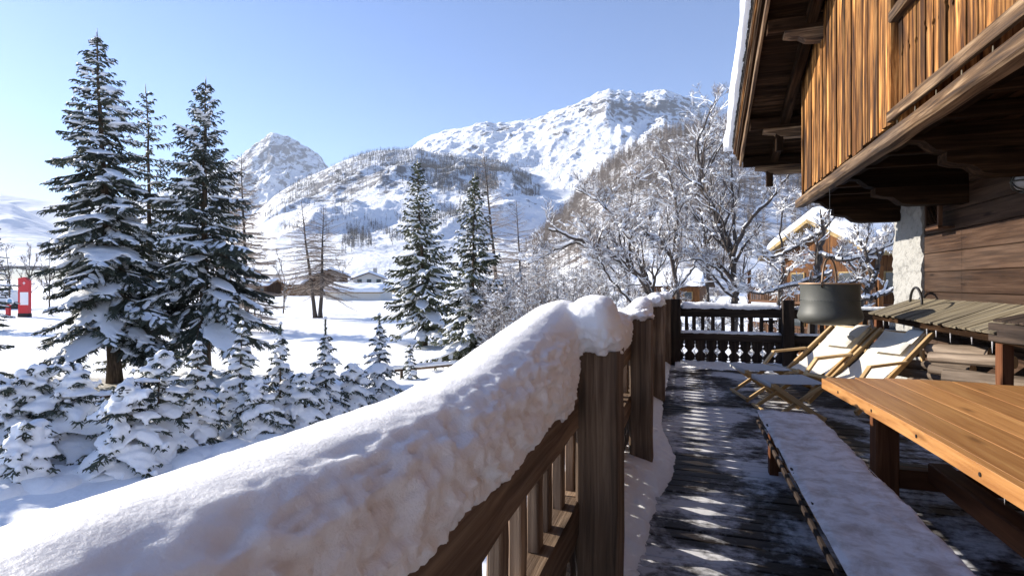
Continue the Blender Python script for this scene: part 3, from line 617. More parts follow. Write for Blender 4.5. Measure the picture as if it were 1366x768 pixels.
# balcony: boards with little star cut-outs, handrail, floor edge
bal = MB(); y = YB-.09; k = 0
while y > YN:
    w = RNG.uniform(.10, .16); x = XF+.02+RNG.normal(0, .008)
    nt_ = [(3.84, .035, .018)] if k % 3 != 1 else [(3.90, .03, .014)]
    pl = [np.array([x, y-w/2+a, z]) for a, z in board_outline(w-.013, 3.36, 4.24, nt_)]; prism(bal, pl, (.028, 0, 0)); y -= w; k += 1
bal = bal.build('balcony', M['facade'], bd)
b = MB(); beam(b, (XF-.01, YB-.07, 4.26), (XF-.01, YN, 4.26), .12, .11, ch=.012, nseg=12, jit=.004); b.build('handrail', M['facade_edge'], bal)
b = MB(); beam(b, (XF-.035, YB+.03, 3.285), (XF-.035, YN, 3.285), .04, .11, ch=.006, nseg=14, jit=.003); b.build('floor_edge', M['facade_edge'], bal)
b = MB(); beam(b, (XF+.14, YC, 3.125), (XF+.14, YN, 3.125), .12, .18, nseg=8, jit=.002); b.build('sole_plate', M['soffit'], bd)  # plate set back and deepened to block sun leaking between edge beam and boards
b = MB(); beam(b, (XF-.05, YC+.12, 3.03), (XF-.05, YN, 3.03), .16, .145, ch=.022, nseg=26, jit=.006); b.build('edge_beam', M['facade_edge'], bd)
for yy in np.arange(1.8, 6.4, .42):
    b = MB(); tube(b, [(XF-.09, yy, 3.10), (XF-.09, yy, 3.15)], [.006, .004], 6); b.build('peg', M['grey_board'], bd)
# floor over the terrace, joists and carved brackets
b = MB(); x = XF+.1
while x < XW: beam(b, (x+.07, YC-.05, 3.15), (x+.07, YN, 3.15), .135, .03, nseg=6, jit=.002); x += .142
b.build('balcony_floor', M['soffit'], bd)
def carved(mb, y_, x0, x1, z0, z1, w):
    pl = [(x1, y_, z0), (x1, y_, z1), (x0, y_, z1), (x0, y_, z1-(z1-z0)*.38), (x0+.10, y_, z1-(z1-z0)*.50), (x0+.20, y_, z1-(z1-z0)*.55), (x0+.30, y_, z0+(z1-z0)*.1), (x0+.42, y_, z0)]
    prism(mb, [np.array(p)-(0, w/2, 0) for p in pl], (0, w, 0), gdir=0)
for i, y_ in enumerate((10.45, 8.35, 6.3, 4.2, 2.1, 0., -2.)):
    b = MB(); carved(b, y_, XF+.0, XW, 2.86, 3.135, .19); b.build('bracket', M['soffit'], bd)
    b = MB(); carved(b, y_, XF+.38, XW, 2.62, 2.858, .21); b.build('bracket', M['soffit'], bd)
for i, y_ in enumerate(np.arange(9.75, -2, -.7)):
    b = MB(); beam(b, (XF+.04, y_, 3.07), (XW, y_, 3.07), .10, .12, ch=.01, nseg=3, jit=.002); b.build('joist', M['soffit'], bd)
# lower log wall, lime-washed pier, foundation
b = MB(); z = .0; k = 0
while z < 3.1:
    h = RNG.uniform(.26, .32)
    beam(b, (XW+.06, YC-1.1, z+h/2), (XW+.06, YN, z+h/2), .12, h-.006, ch=.010); z += h
b.build('log_wall', M['logs_wall'], bd)
def pier():
    ys = np.linspace(YC-1.11, YC, 40); zs = np.linspace(-.3, 3.1, 110); Y, Z = np.meshgrid(ys, zs, indexing='ij')
    X = XW-.03-.06*fbm(Y*3, Z*3.6, 0, 4, 61)-.035*np.abs(fbm(Y*7, Z*9, 0, 4, 62))
    V = np.stack([X, Y, Z], -1); b = MB(); grid(b, V)
    L = V[0]; Lb = L.copy(); Lb[:, 0] = XW+.3; grid(b, np.stack([Lb, L])); L = V[-1]; Lb = L.copy(); Lb[:, 0] = XW+.5; grid(b, np.stack([L, Lb]))
    b.build('limewashed_pier', M['plaster'], bd, smooth=True)
pier()
b = MB(); prism(b, [(XW+.125, YN, -.2), (XW+.125, YC-.02, -.2), (8.5, YC-.02, -.2), (8.5, YN, -.2)], (0, 0, 3.3)); b.build('house_body', M['logs_wall'], bd)
b = MB()
for yy in (YC-.1,): prism(b, [(XF+.05, yy, 3.16), (8.5, yy, 3.16), (8.5, yy, roof_z(yy)), (XF+.05, yy, roof_z(yy))], (0, .08, 0))
prism(b, [(XW, YB-.1, 3.18), (XW, YB-.1, roof_z(YB)), (XF+.03, YB-.1, roof_z(YB)), (XF+.03, YB-.1, 3.18)], (0, .06, 0)); prism(b, [(XW, YN, 3.18), (XW, YN, 6.8), (XW, RIDGE, roof_z(RIDGE)-.1), (XW, YB, roof_z(YB)-.1), (XW, YB, 3.18)], (.1, 0, 0))
b.build('end_wall', M['facade'], bd)
# roof: slope boards, purlins, layered verge, snow
up = unit((0, RM, 1)); far = np.array([0, RY, RZ]); rdg = np.array([0, RIDGE, roof_z(RIDGE)]); nr = np.array([0, -6, roof_z(-6)])
def on(x, p, k=0.): return np.array([x, 0, 0])+p+np.array([0, 0, k])
b = MB(); yy = RY-.04
n = 74
for i in range(n):
    y1 = RY-(RY-RIDGE)*i/n; y2 = RY-(RY-RIDGE)*(i+1)/n; ym = (y1+y2)/2; beam(b, (RX+.05, ym, roof_z(ym)+.035), (8.6, ym, roof_z(ym)+.035), (y1-y2)*1.055, .03, up=up, ch=.003)
beam(b, (4.8, RIDGE, roof_z(RIDGE)+.035), (4.8, -6, roof_z(-6)+.035), 7.4, .03)
rf = b.build('roof', M['soffit'], bd)
for j, (dx, dz, h, t_, mt) in enumerate(((.045, -.005, .19, .045, 'facade_edge'), (.0, .115, .10, .05, 'soffit'), (-.03, .175, .05, .05, 'facade_edge'), (-.055, .22, .035, .05, 'facade'), (-.08, .255, .03, .05, 'facade_edge'))):
    b = MB(); beam(b, on(RX+dx, far, dz), on(RX+dx, rdg, dz), t_, h, up=up, ch=.005, nseg=24, jit=.003); beam(b, on(RX+dx, rdg, dz), on(RX+dx, nr, dz), t_, h, up=up); b.build('verge_board', M[mt], rf)
b = MB(); L = np.linalg.norm(rdg-far); s = 0; dirr = unit(rdg-far)
while s < L:
    w = RNG.uniform(.05, .11)
    for q in range(3):
        x0 = RX-.095-.022*q+RNG.normal(0, .007); p = on(x0, far, .285+.03*q)+dirr*(s+w/2+.03*q); beam(b, p, p+np.array([.5, 0, 0]), w-.004, .022, up=up, ch=.002)
    s += w
b.build('shingles', M['shingle'], rf)
def roof_snow():
    n = 160; ss = np.linspace(-.012, 1, n); m = 16; V = np.zeros((n, m, 3))
    a = np.linspace(-math.pi*.5, math.pi*.5, 11)
    for i, s in enumerate(ss):
        p = far+(rdg-far)*s; t = .36*(1+.18*fbm(s*9, 1, 0, 3, 5))*min(1, ((s+.012)/.02))**.5; o = .04+.05*fbm(s*12, 3, 0, 3, 6)
        sec = [(-.13-o-np.cos(q)*.10*(1+.3*vnoise(s*30, q, 0, 9)), .37+t/2+np.sin(q)*t/2) for q in a]+[(.4, .37+t), (2., .37+t), (4, .37+t), (6, .37+t), (7.6, .37+t)]
        sec = [(.4, .365)]+sec[:11]+sec[11:][:4]
        V[i] = [(RX+x, p[1], p[2]+z) for x, z in sec]
    b = MB(); grid(b, V); e = V[0]; b.add(e, [tuple(range(m))])
    b.build('roof_snow', M['snow_roof'], rf, smooth=True)
roof_snow()
for i, (yy, x1) in enumerate(((13.05, 6.), (11.75, 2.6), (9.35, 2.1), (7.2, 2.1), (4.9, 2.1), (2.0, 2.1))):
    z = roof_z(yy)-.12
    b = MB(); beam(b, (RX+.09, yy, z), (max(x1, 3.5), yy, z), .2, .22, ch=.03, nseg=6, jit=.006); pu = b.build('purlin', M['soffit'], rf)
    b = MB(); carved(b, yy, RX+.33, max(x1, 3.4), z-.30, z-.115, .19); b.build('corbel', M['facade_edge'], pu)
    if i < 2: b = MB(); beam(b, (RX+.62, yy-.02, z-.56), (RX+.62, yy-.02, z-.11), .13, .13, up=(0, 1, 0), ch=.01); b.build('strut', M['soffit'], pu)
b = MB(); beam(b, on(XF-.16, far, -.10), on(XF-.16, rdg, -.10), .16, .2, up=up, ch=.015, nseg=12, jit=.004); b.build('rafter', M['soffit'], rf)
b = MB(); beam(b, on(XF+.9, far, -.10), on(XF+.9, rdg, -.10), .16, .2, up=up, ch=.015, nseg=12, jit=.004); b.build('rafter', M['soffit'], rf)
# lattice and wall lamp
b = MB(); y0, y1, z0, z1, x = 8.62, 9.02, 2.38, 2.84, XW-.17
for k in range(7):
    f = k/6; beam(b, (x, y0, z0+(z1-z0)*f), (x, y0+(y1-y0)*(1-f), z1), .014, .02, up=(1, 0, 0)) if k < 6 else None
    beam(b, (x, y0+(y1-y0)*f, z0), (x, y1, z0+(z1-z0)*(1-f)), .014, .02, up=(1, 0, 0)) if k < 6 else None
    beam(b, (x+.012, y1, z0+(z1-z0)*f), (x+.012, y1-(y1-y0)*(1-f), z1), .014, .02, up=(1, 0, 0)) if k < 6 else None
    beam(b, (x+.012, y1-(y1-y0)*f, z0), (x+.012, y0, z0+(z1-z0)*(1-f)), .014, .02, up=(1, 0, 0)) if k < 6 else None
lt = b.build('lattice_panel', M['soffit'], bd)
b = MB()
for p, q in (((y0, z0), (y1, z0)), ((y0, z1), (y1, z1)), ((y0, z0), (y0, z1)), ((y1, z0), (y1, z1))): beam(b, (x, p[0], p[1]), (x, q[0], q[1]), .05, .05, up=(1, 0, 0))
beam(b, (x+.08, y0, z0-.03), (x+.08, y1, z0-.03), .2, .03); b.build('lattice_frame', M['chalet_dark'], lt)
lx, ly, lz = XW-.02, 6.93, 2.655
b = MB(); V = [(lx-r, ly, lz) for r in (0, .04)]; a = np.linspace(0, 2*math.pi, 25)
for r_, d in ((.115, .0), (.115, .05), (.10, .06)): pass
tube(b, [(lx, ly, lz), (lx-.05, ly, lz)], [.125, .115], 24); lm = b.build('wall_lamp', M['iron'], bd)
b = MB(); blobs(b, [(lx-.05, ly, lz)], [(.09, .1, .1)], RNG, 0, True); b.build('lamp_glass', M['canvas_grey'], lm, smooth=True)
b = MB()
tube(b, np.c_[np.full(25, lx-.06), ly+.115*np.cos(a), lz+.115*np.sin(a)], .014, 6, False)
for q in (0, math.pi/3, -math.pi/3):
    s = np.linspace(-1, 1, 11); tube(b, np.c_[lx-.06-.1*np.sqrt(1-s**2), ly+.115*s*math.cos(q), lz+.115*s*math.sin(q)], .009, 6)
b.build('lamp_cage', M['copper'], lm, smooth=True)

# ============================================================ lean-to over the firewood
ln = thing('lean_to', (3.1, 8, 0), 'low lean-to roof of silvery boards propped against the log wall over firewood', 'shed')
b = MB(); y = 9.95
while y > 6.35:
    w = RNG.uniform(.085, .13); zz = RNG.normal(0, .002); beam(b, (2.78+RNG.normal(0, .012), y-w/2, 1.125+zz), (XW-.005, y-w/2, 1.365+zz), w-.0035, .022, ch=.003, nseg=3, jit=.002); y -= w
b.build('roof_boards', M['grey_board'], ln)
b = MB(); beam(b, (2.87, 9.95, 1.075), (2.87, 5.5, 1.075), .07, .09, ch=.008, nseg=8, jit=.002); b.build('front_beam', M['soffit'], ln)
b = MB(); beam(b, (2.83, 6.45, 1.13), (2.83, 5.2, 1.155), .03, .17, ch=.005, nseg=4, jit=.002); b.build('eave_board', M['rail_dark'], ln)
b = MB(); y = 6.34
while y > 4.6:
    w = RNG.uniform(.09, .13); beam(b, (2.80, y-w/2, 1.245), (XW-.005, y-w/2, 1.40), w-.005, .02, ch=.003); y -= w
b.build('roof_boards', M['rail_dark'], ln)
b = MB(); beam(b, (2.80, 5.62, 1.05), (2.80, 5.52, 1.27), .03, .05, up=(0, 1, 0)); b.build('brace', M['grey_board'], ln)
for yy in (6.29, 9.8):
    b = MB(); beam(b, (2.87, yy, 0), (2.87, yy, 1.03), .10, .11, up=(0, 1, 0), ch=.008, nseg=4, jit=.002); b.build('post', M['table_leg'], ln)
rg = np.random.default_rng(4)
for i in range(9):
    yy = 9.5-i*.37+rg.normal(0, .06); L = rg.uniform(.05, .12); b = MB(); tube(b, [(2.835, yy, 1.04), (2.835, yy, 1.04-L*.5), (2.835, yy, 1.04-L)], [.008, .005, .001], 6); b.build('icicle', M['frost'], ln)
b = MB(); a = np.linspace(-.15, math.pi+.1, 22); c = (3.22, 9.38); tube(b, np.c_[np.full(22, c[0])-.03*np.cos(a), c[1]-.30*np.cos(a), 1.30+.24*np.sin(a)], .018, 8)
tag(b.build('iron_hoop', M['iron'], smooth=True), 'dark curved hoop standing on the lean-to roof in front of the white pier', 'hoop')
LOGS = []
k = 0
desc = ['lowest', 'second', 'third', 'fourth', 'topmost']
for row in range(5):
    for i in range(4-row//2):
        r_ = rg.uniform(.055, .10); c = np.array([2.62+.10*row+rg.normal(0, .03), 7.95-i*.55+rg.normal(0, .06)-.15*(row % 2), .10+row*.165+rg.normal(0, .01)])
        d = unit((.62+rg.normal(0, .12), -.78+rg.normal(0, .1), rg.normal(0, .05))); Lh = rg.uniform(.28, .42)
        b = MB(); pts = [c-d*Lh, c-d*Lh*.3, c+d*Lh*.4, c+d*Lh]; tube(b, pts, r_*np.array([1, .97, 1.02, 1]), 11, False)
        n0 = b.n; V = np.concatenate(b.v); b.add(V[:11], [tuple(range(10, -1, -1))], mi=1); b.add(V[-11:], [tuple(range(11))], mi=1)
        o = b.build('firewood_log', [M['log_bark'], M['log_end']], smooth=False, loc=tuple(c))
        pos = ['farthest from the camera', 'second from the far end', 'second from the near end', 'nearest the reddish post'][i if row < 2 or i < 2 else 3]
        tag(o, f'firewood log in the {desc[row]} layer of the pile, {pos}', 'log', 'firewood logs under the lean-to'); k += 1
# ============================================================ trees
CAMDIR = lambda p: unit(np.array([0, 0, H])-np.asarray(p))
def conifer(name, label, cat, base, Ht, rmax, hbot, seed, lean=(0, 0), nbr=150, prof=.85, inc=(38, 4, -14), sag=.22, lift=.16, dens=1., tw=.03,
            snow=.5, sth=.09, bias=.35, bare=False, group=None, trunk_r=None, needle='needle', tint=None, sec=.13, ter=.11, droop=.25, sprd=1., tipsnow=True, fine=True, lowfull=True, big=1., pm=1., psec=.5, vox=.06):
    rg = np.random.default_rng(seed); base = np.asarray(base, float); root = thing(name, tuple(base), label, cat, group)
    tr = trunk_r or Ht*.014
    hs = np.linspace(0, 1, 15); wob = np.cumsum(rg.normal(0, Ht*.0016, (15, 2)), 0)
    TP = np.c_[base[0]+lean[0]*hs+wob[:, 0], base[1]+lean[1]*hs+wob[:, 1], base[2]-.15+(Ht+.15)*hs]
    tk = lambda h: np.array([np.interp(h/Ht, hs, TP[:, k]) for k in range(3)])
    b = MB(); tube(b, TP, tr*np.array([1.25]+[1-.96*x for x in hs[1:]])+.008, 9, True); 
    if bare: b.build('trunk', M['limb'], root, smooth=True)
    else: b.build('trunk', M['bark'], root, smooth=True)
    P0 = []; P1 = []; R0 = []; R1 = []; RN = []; S = MB(); S2 = MB() if pm < 1.4 else S; ang = rg.random()*6.28; cd_ = CAMDIR(base)
    B0 = []; B1 = []; BR0 = []; BR1 = []
    for k in range(nbr):
        f = (k+rg.random()*.6)/nbr; t = 1-f                      # t: 0 tip, 1 lowest
        h = hbot+(Ht*.985-hbot)*(1-t**.92) if True else 0
        r = rmax*min(1, 1.15*t**prof)*rg.uniform(.62, 1.10)*(1.22 if rg.random() < .10 else 1)*(1 if t < .9 or not lowfull else rg.uniform(.85, 1.05))+.05*Ht*.15
        if rg.random() < .08: r *= rg.uniform(.45, .8)
        ang += 2.399+rg.normal(0, .35); d = np.array([math.cos(ang), math.sin(ang), 0]); sdv = np.array([-d[1], d[0], 0])
        i0 = np.interp(t, [0, .45, 1], inc)+rg.normal(0, 5); n = 9; s = np.linspace(0, 1, n)
        zz = r*(math.tan(R(i0))*s-sag*s**2+lift*s**4)
        c = tk(h); pts = c+d*(r*s)[:, None]+np.array([0, 0, 1])*zz[:, None]+sdv*(r*rg.normal(0, .05)*s**2)[:, None]
        br = max(.006, r*.013+.004)
        B0.append(pts[:-1]); B1.append(pts[1:]); BR0.append(br*(1-.8*s[:-1])); BR1.append(br*(1-.8*s[1:]))
        # secondary sprays
        m = max(4, int(r/sec*dens)); q = np.clip(np.linspace(.10, .995, m)+rg.normal(0, .01, m), .05, 1); q = np.repeat(q, 2); sg = np.tile([-1, 1], m)
        o = np.stack([np.interp(q, s, pts[:, j]) for j in range(3)], 1)
        L2 = sprd*(.36*r*(1.02-q)**.75*np.minimum(1, q*3.2)+.10+.03*r)*rg.uniform(.6, 1.2, len(q)); th = R(52)-q*R(14)+rg.normal(0, .13, len(q))
        d2 = d*np.cos(th)[:, None]+sdv*(np.sin(th)*sg)[:, None]; d2[:, 2] = -droop*rg.uniform(.3, 1.5, len(q))+math.tan(R(i0))*.5*(1-q)
        d2 /= np.linalg.norm(d2, axis=1)[:, None]; e2 = o+d2*L2[:, None]
        P0.append(o); P1.append(e2); R0.append(np.full(len(q), tw*(1. if not bare else 1))); R1.append(np.full(len(q), tw*.35)); rv = rg.random(); RN.append(np.full(len(q), rv))
        if not bare or ter:
            cnt = np.maximum(1, (L2/ter*dens).astype(int)); idx = np.repeat(np.arange(len(q)), cnt*2)
            u = rg.uniform(.08, 1, len(idx)); sg3 = rg.choice([-1, 1], len(idx)); o3 = o[idx]+d2[idx]*(L2[idx]*u)[:, None]
            sd2 = np.cross(d2[idx], (0, 0, 1.)); sd2 /= np.linalg.norm(sd2, axis=1)[:, None]+1e-9
            th3 = R(48)+rg.normal(0, .2, len(idx)); d3 = d2[idx]*np.cos(th3)[:, None]+sd2*(np.sin(th3)*sg3)[:, None]; d3[:, 2] -= droop*rg.uniform(0, 1.8, len(idx))
            L3 = (.07+.30*L2[idx]*(1-u))*rg.uniform(.6, 1.25, len(idx))*big
            P0.append(o3); P1.append(o3+d3*L3[:, None]); R0.append(np.full(len(idx), tw*.85)); R1.append(np.full(len(idx), tw*.15)); RN.append(np.clip(rv+rg.normal(0, .15, len(idx)), 0, 1))
        # tip
        P0.append(pts[-2:-1]); P1.append(pts[-1:]+d*.05*r); R0.append([tw]); R1.append([tw*.2]); RN.append([rv])
        # snow lying on the spray
        if snow > 0:
            face = np.dot(d[:2], bias[:2]) if isinstance(bias, tuple) else 0
            pr = snow*(1+1.0*face)*(1 if t > .12 else .8)
            if rg.random() < pr*(1.25 if pm > 1.5 else 1):
                a0 = rg.uniform(.12, .5) if pm < 1.5 else rg.uniform(.05, .3); a1 = rg.uniform(.75, 1.0); K = 9; ss = np.linspace(a0, a1, K); c_ = np.stack([np.interp(ss, s, pts[:, j]) for j in range(3)], 1)
                w = pm*(.30*r*sprd*(1.05-ss)**.6+.05)*rg.uniform(.5, 1.1)*np.sin(np.linspace(.25, math.pi-.2, K))**.5; hh = sth*rg.uniform(.6, 1.2)*np.sin(np.linspace(.3, math.pi-.3, K))**.6
                pad(S, c_+(0, 0, tw*.6), w, hh, rg)
            sel = np.where(rg.random(len(q)) < pr*psec*(.4+1.2*rg.random()))[0]
            for j in sel:
                if L2[j] < .12: continue
                K = 6; ss = np.linspace(rg.uniform(0, .3), rg.uniform(.8, 1.05), K); c_ = o[j]+d2[j]*(L2[j]*ss)[:, None]
                env = np.sin(np.linspace(.3, math.pi-.3, K))**.5
                pad(S2, c_+(0, 0, tw*.7), (.10*L2[j]+.035)*rg.uniform(.7, 1.5)*env, sth*(.75 if pm > 1.4 else .5)*rg.uniform(.5, 1.2)*env, rg, 6)
    # leading shoot
    tp = TP[-1]; P0.append([tp-(0, 0, .02*Ht)]); P1.append([tp+(0, 0, .012*Ht)]); R0.append([tw]); R1.append([tw*.3]); RN.append([.5])
    b = MB(); segs(b, np.concatenate(B0), np.concatenate(B1), np.concatenate(BR0), np.concatenate(BR1), 4); b.build('limbs', M['limb'] if bare else M['bark'], root)
    b = MB(); segs(b, np.concatenate(P0), np.concatenate(P1), np.concatenate(R0), np.concatenate(R1), 3, np.concatenate(RN)); b.build('crown', M['larch_twig'] if bare else M[needle], root)
    if S.n:
        so_ = S.build('snow_load', M['snow_tree'], root, smooth=True)
        so_['kind'] = 'stuff'
        if vox: melt(so_, vox)
    if S2 is not S and S2.n: S2.build('snow_dusting', M['snow_tree'], root, smooth=True)['kind'] = 'stuff'
    return root
def gz(p): return float(ground_z(p[0], p[1]))
def on_ground(u, zc):
    p = at(u, 400, zc); p[2] = gz(p); return p
def rel(u_top, base, zc, v_top):      # height and lean of a tree whose tip shows at (u_top, v_top)
    t = at(u_top, v_top, zc); return t[2]-base[2], (t[0]-base[0], t[1]-base[1])
RIGHT = (CT, ST)
p = on_ground(155, 22.6); h, l = rel(127, p, 22.6, 42)
conifer('spruce_tree', 'tallest dense spruce on the left, broad snow-loaded skirt down to its bare trunk', 'tree', p, h, 2.75, 2.1, 101, l, nbr=190, prof=.70, inc=(30, -6, -24), sag=.27, lift=.13, snow=.46, sth=.13, bias=(.5, -.35), tw=.034, sec=.15, ter=.09, trunk_r=.26, droop=.5, pm=1.1, psec=.55, sprd=1.1, big=1.15)
p = on_ground(203, 25.); h, l = rel(192, p, 25., 116)
conifer('spruce_tree', 'thin sparse spruce with a bare olive trunk between the two big spruces', 'tree', p, h, 2.1, 1.2, 102, l, nbr=110, prof=.60, inc=(20, -8, -24), sag=.14, lift=.20, snow=.32, sth=.08, psec=.8, tw=.034, sec=.15, ter=.12, sprd=.8, droop=.6, needle='needle_olive', trunk_r=.17)
p = on_ground(274, 23.8); h, l = rel(277, p, 23.8, 106)
conifer('spruce_tree', 'dark spruce with upswept upper branches, right of the thin sparse one', 'tree', p, h, 2.85, 2.3, 103, l, nbr=168, prof=.78, inc=(46, 10, -24), sag=.25, lift=.10, snow=.34, sth=.11, bias=(.4, -.4), tw=.032, sec=.15, ter=.095, sprd=1.0, trunk_r=.24, droop=.6, pm=1.05, psec=.55, big=1.15)
p = on_ground(-20, 48); h, l = rel(-18, p, 48, 262)
conifer('spruce_tree', 'dark spruce cut by the left edge of the view', 'tree', p, h, 2.3, .8, 104, l, nbr=110, snow=.25, tw=.05, sec=.24, ter=.2)
p = on_ground(566, 36.5); h, l = rel(557, p, 36.5, 214)
conifer('spruce_tree', 'slender snowy spruce standing alone in the snow field with a short bare trunk', 'tree', p, h, 2.6, 1.5, 105, l, nbr=150, prof=.72, inc=(26, -4, -26), sag=.16, lift=.2, snow=.50, sth=.13, tw=.058, sec=.19, ter=.15, needle='needle_olive', droop=.55, trunk_r=.2, psec=.7)
p = on_ground(628, 27.5); h, l = rel(633, p, 27.5, 232)
conifer('spruce_tree', 'slender snowy spruce next to the tangle of frosted shrubs', 'tree', p, h, 2.0, .5, 106, l, nbr=140, prof=.72, inc=(26, -4, -30), sag=.16, lift=.2, snow=.52, sth=.13, tw=.048, sec=.16, ter=.13, needle='needle_olive', droop=.65, psec=.7)
# spruces just beyond the left edge, whose shade lies over the bushes
for i, (x, y_, hh, rm, lb) in enumerate(((-25.5, 10.6, 13., 2.6, 'spruce beyond the left edge of the view, nearest the snow-arched bushes'), (-29.5, 13.6, 14.5, 2.9, 'tall spruce beyond the left edge of the view, second from the bushes'), (-24., 7.4, 10.5, 2.4, 'lower spruce beyond the left edge of the view, closest to the terrace'))):
    conifer('spruce_tree', lb, 'tree', (x, y_, float(ground_z(x, y_))), hh, rm, 1.0, 130+i, nbr=110, snow=.3, tw=.07, sec=.26, ter=.2, group=None)
# bare larches
LKW = dict(bare=True, tw=.011, snow=0, ter=.22, sec=.24)
p = on_ground(330, 46); h, l = rel(323, p, 46, 205)
conifer('larch_tree', 'pinkish bare larch whose top shows just right of the dark upswept spruce', 'tree', p, h, 3.2, 1.2, 111, l, nbr=120, prof=.55, inc=(40, 10, -8), sprd=1.2, **{**LKW, 'tw': .019, 'sec': .17, 'ter': .16})
for u0, ut, vt, sd_, lb in ((421, 402, 268, 112, 'left leaning stem of the pair of bare larches in the snow field'), (427, 431, 274, 113, 'straight right stem of the pair of bare larches in the snow field')):
    p = on_ground(u0, 62); h, l = rel(ut, p, 62, vt)
    conifer('larch_tree', lb, 'tree', p, h, 4.3, 3.2, sd_, l, nbr=84, prof=.55, inc=(34, 8, -12), sprd=1.25, trunk_r=.24, **{**LKW, 'tw': .0105, 'sec': .28, 'ter': .25})
p = on_ground(668, 52); h, l = rel(646, p, 52, 196)
conifer('larch_tree', 'tall brown bare larch rising behind the slender spruces', 'tree', p, h, 3.6, 1.5, 114, l, nbr=120, prof=.62, inc=(38, 10, -8), sprd=1.2, **{**LKW, 'tw': .012})
p = on_ground(700, 44); h, l = rel(690, p, 44, 268)
conifer('larch_tree', 'shorter bare larch beside the tall brown one', 'tree', p, h, 3.4, 1.2, 115, l, nbr=80, prof=.6, inc=(38, 8, -10), sprd=1.2, **{**LKW, 'tw': .011})

# young snow-laden conifers along the garden edge
YK = dict(tw=.026, sec=.11, ter=.08, needle='needle', fine=True, pm=1.6, psec=.40, vox=.030)
def young(u, v, vt, rm, seed, label, snow=.92, sth=.085, ut=None, nbr=46, prof=.8, inc=(45, -18, -40), **k):
    sh_ = k.get('shoot', 0)
    sth = sth*1.1; rm = rm*(1.05 if sh_ else .98)
    zc = F*(H+2.52)/(v-VH); p = on_ground(u, zc); h, l = rel(ut if ut else u, p, zc, vt)
    sh = k.pop('shoot', 0); h = h*(1-sh)
    r_ = conifer('young_conifer', label, 'young tree', p, h, rm, .12, seed, l, nbr=nbr, snow=snow, sth=sth, prof=prof, inc=inc, sag=.22, lift=.05, droop=.45, group='young snow-laden conifers along the garden edge', **{**YK, **k})
    if sh:
        tip = p+np.array([l[0], l[1], h]); H_ = h*sh/(1-sh); b = MB(); tube(b, [tip-(0, 0, .25), tip+(0, 0, H_*.5), tip+(.01, 0, H_)], [.034, .022, .026], 7); rg = np.random.default_rng(seed)
        P0 = tip+np.c_[np.zeros((90, 2)), rg.uniform(-.2, H_, 90)]; a = rg.random(90)*6.28; segs(b, P0, P0+np.c_[np.cos(a)*.07, np.sin(a)*.07, np.full(90, .05)], .008, .003, 3)
        b.build('leading_shoot', M['needle'], r_); b = MB(); blobs(b, [tip+(0, 0, H_+.03)], [(.065, .055, .05)], rg, .10); b.build('snow_knob', M['snow_tree'], r_, smooth=True)
    return r_
young(373, 563, 432, .82, 201, 'young fir with a bare leading shoot, left one of the three in a row', ut=374, shoot=.10)
young(434, 556, 425, .85, 202, 'young fir with a knob of snow on its tall shoot, between two others alike', ut=434, shoot=.15)
young(508, 534, 420, .95, 203, 'young fir with a snow-capped shoot, nearest the railing snow', ut=506, shoot=.11)
young(547, 502, 458, .45, 204, 'tiny dark fir tip peeping over the railing snow', snow=.6, nbr=22)
young(262, 590, 455, .95, 205, 'dense young conifer drooping under clumped snow in front of the upswept spruce trunk', sth=.10)
young(318, 575, 425, 1.0, 206, 'shaggy young conifer behind the row of three firs, its top bent under snow', sth=.10, ut=322)
young(205, 604, 470, 1.15, 207, 'wide snow-smothered conifer bush right of the tall spruce trunk', sth=.12, prof=.5, ut=215)
young(168, 622, 512, 1.15, 208, 'low conifer bush with long drooping snow lobes at the edge of the shaded snow', sth=.13, prof=.45)
young(100, 606, 487, 1.15, 209, 'wide snow-smothered bush left of the tall spruce trunk', sth=.13, prof=.45)
young(48, 612, 492, 1.2, 210, 'snow-arched bush second from the left edge of the view', sth=.13, prof=.45)
young(0, 620, 505, 1.1, 211, 'snow-arched bush cut by the left edge of the view', sth=.13, prof=.45)
young(30, 640, 572, .75, 212, 'squat round bush under a mushroom of snow, lowest on the left', sth=.14, prof=.35, nbr=34)
young(345, 582, 512, .85, 214, 'low spreading bush under the left fir of the row', sth=.12, prof=.4, nbr=36)
young(402, 566, 500, .8, 215, 'low spreading bush between the left and middle firs of the row', sth=.12, prof=.4, nbr=36)
young(470, 546, 490, .85, 216, 'low spreading bush between the middle and right firs of the row', sth=.12, prof=.4, nbr=36)
young(218, 520, 462, .8, 219, 'small snow-covered conifer beside the foot of the tall spruce', sth=.10, nbr=34)

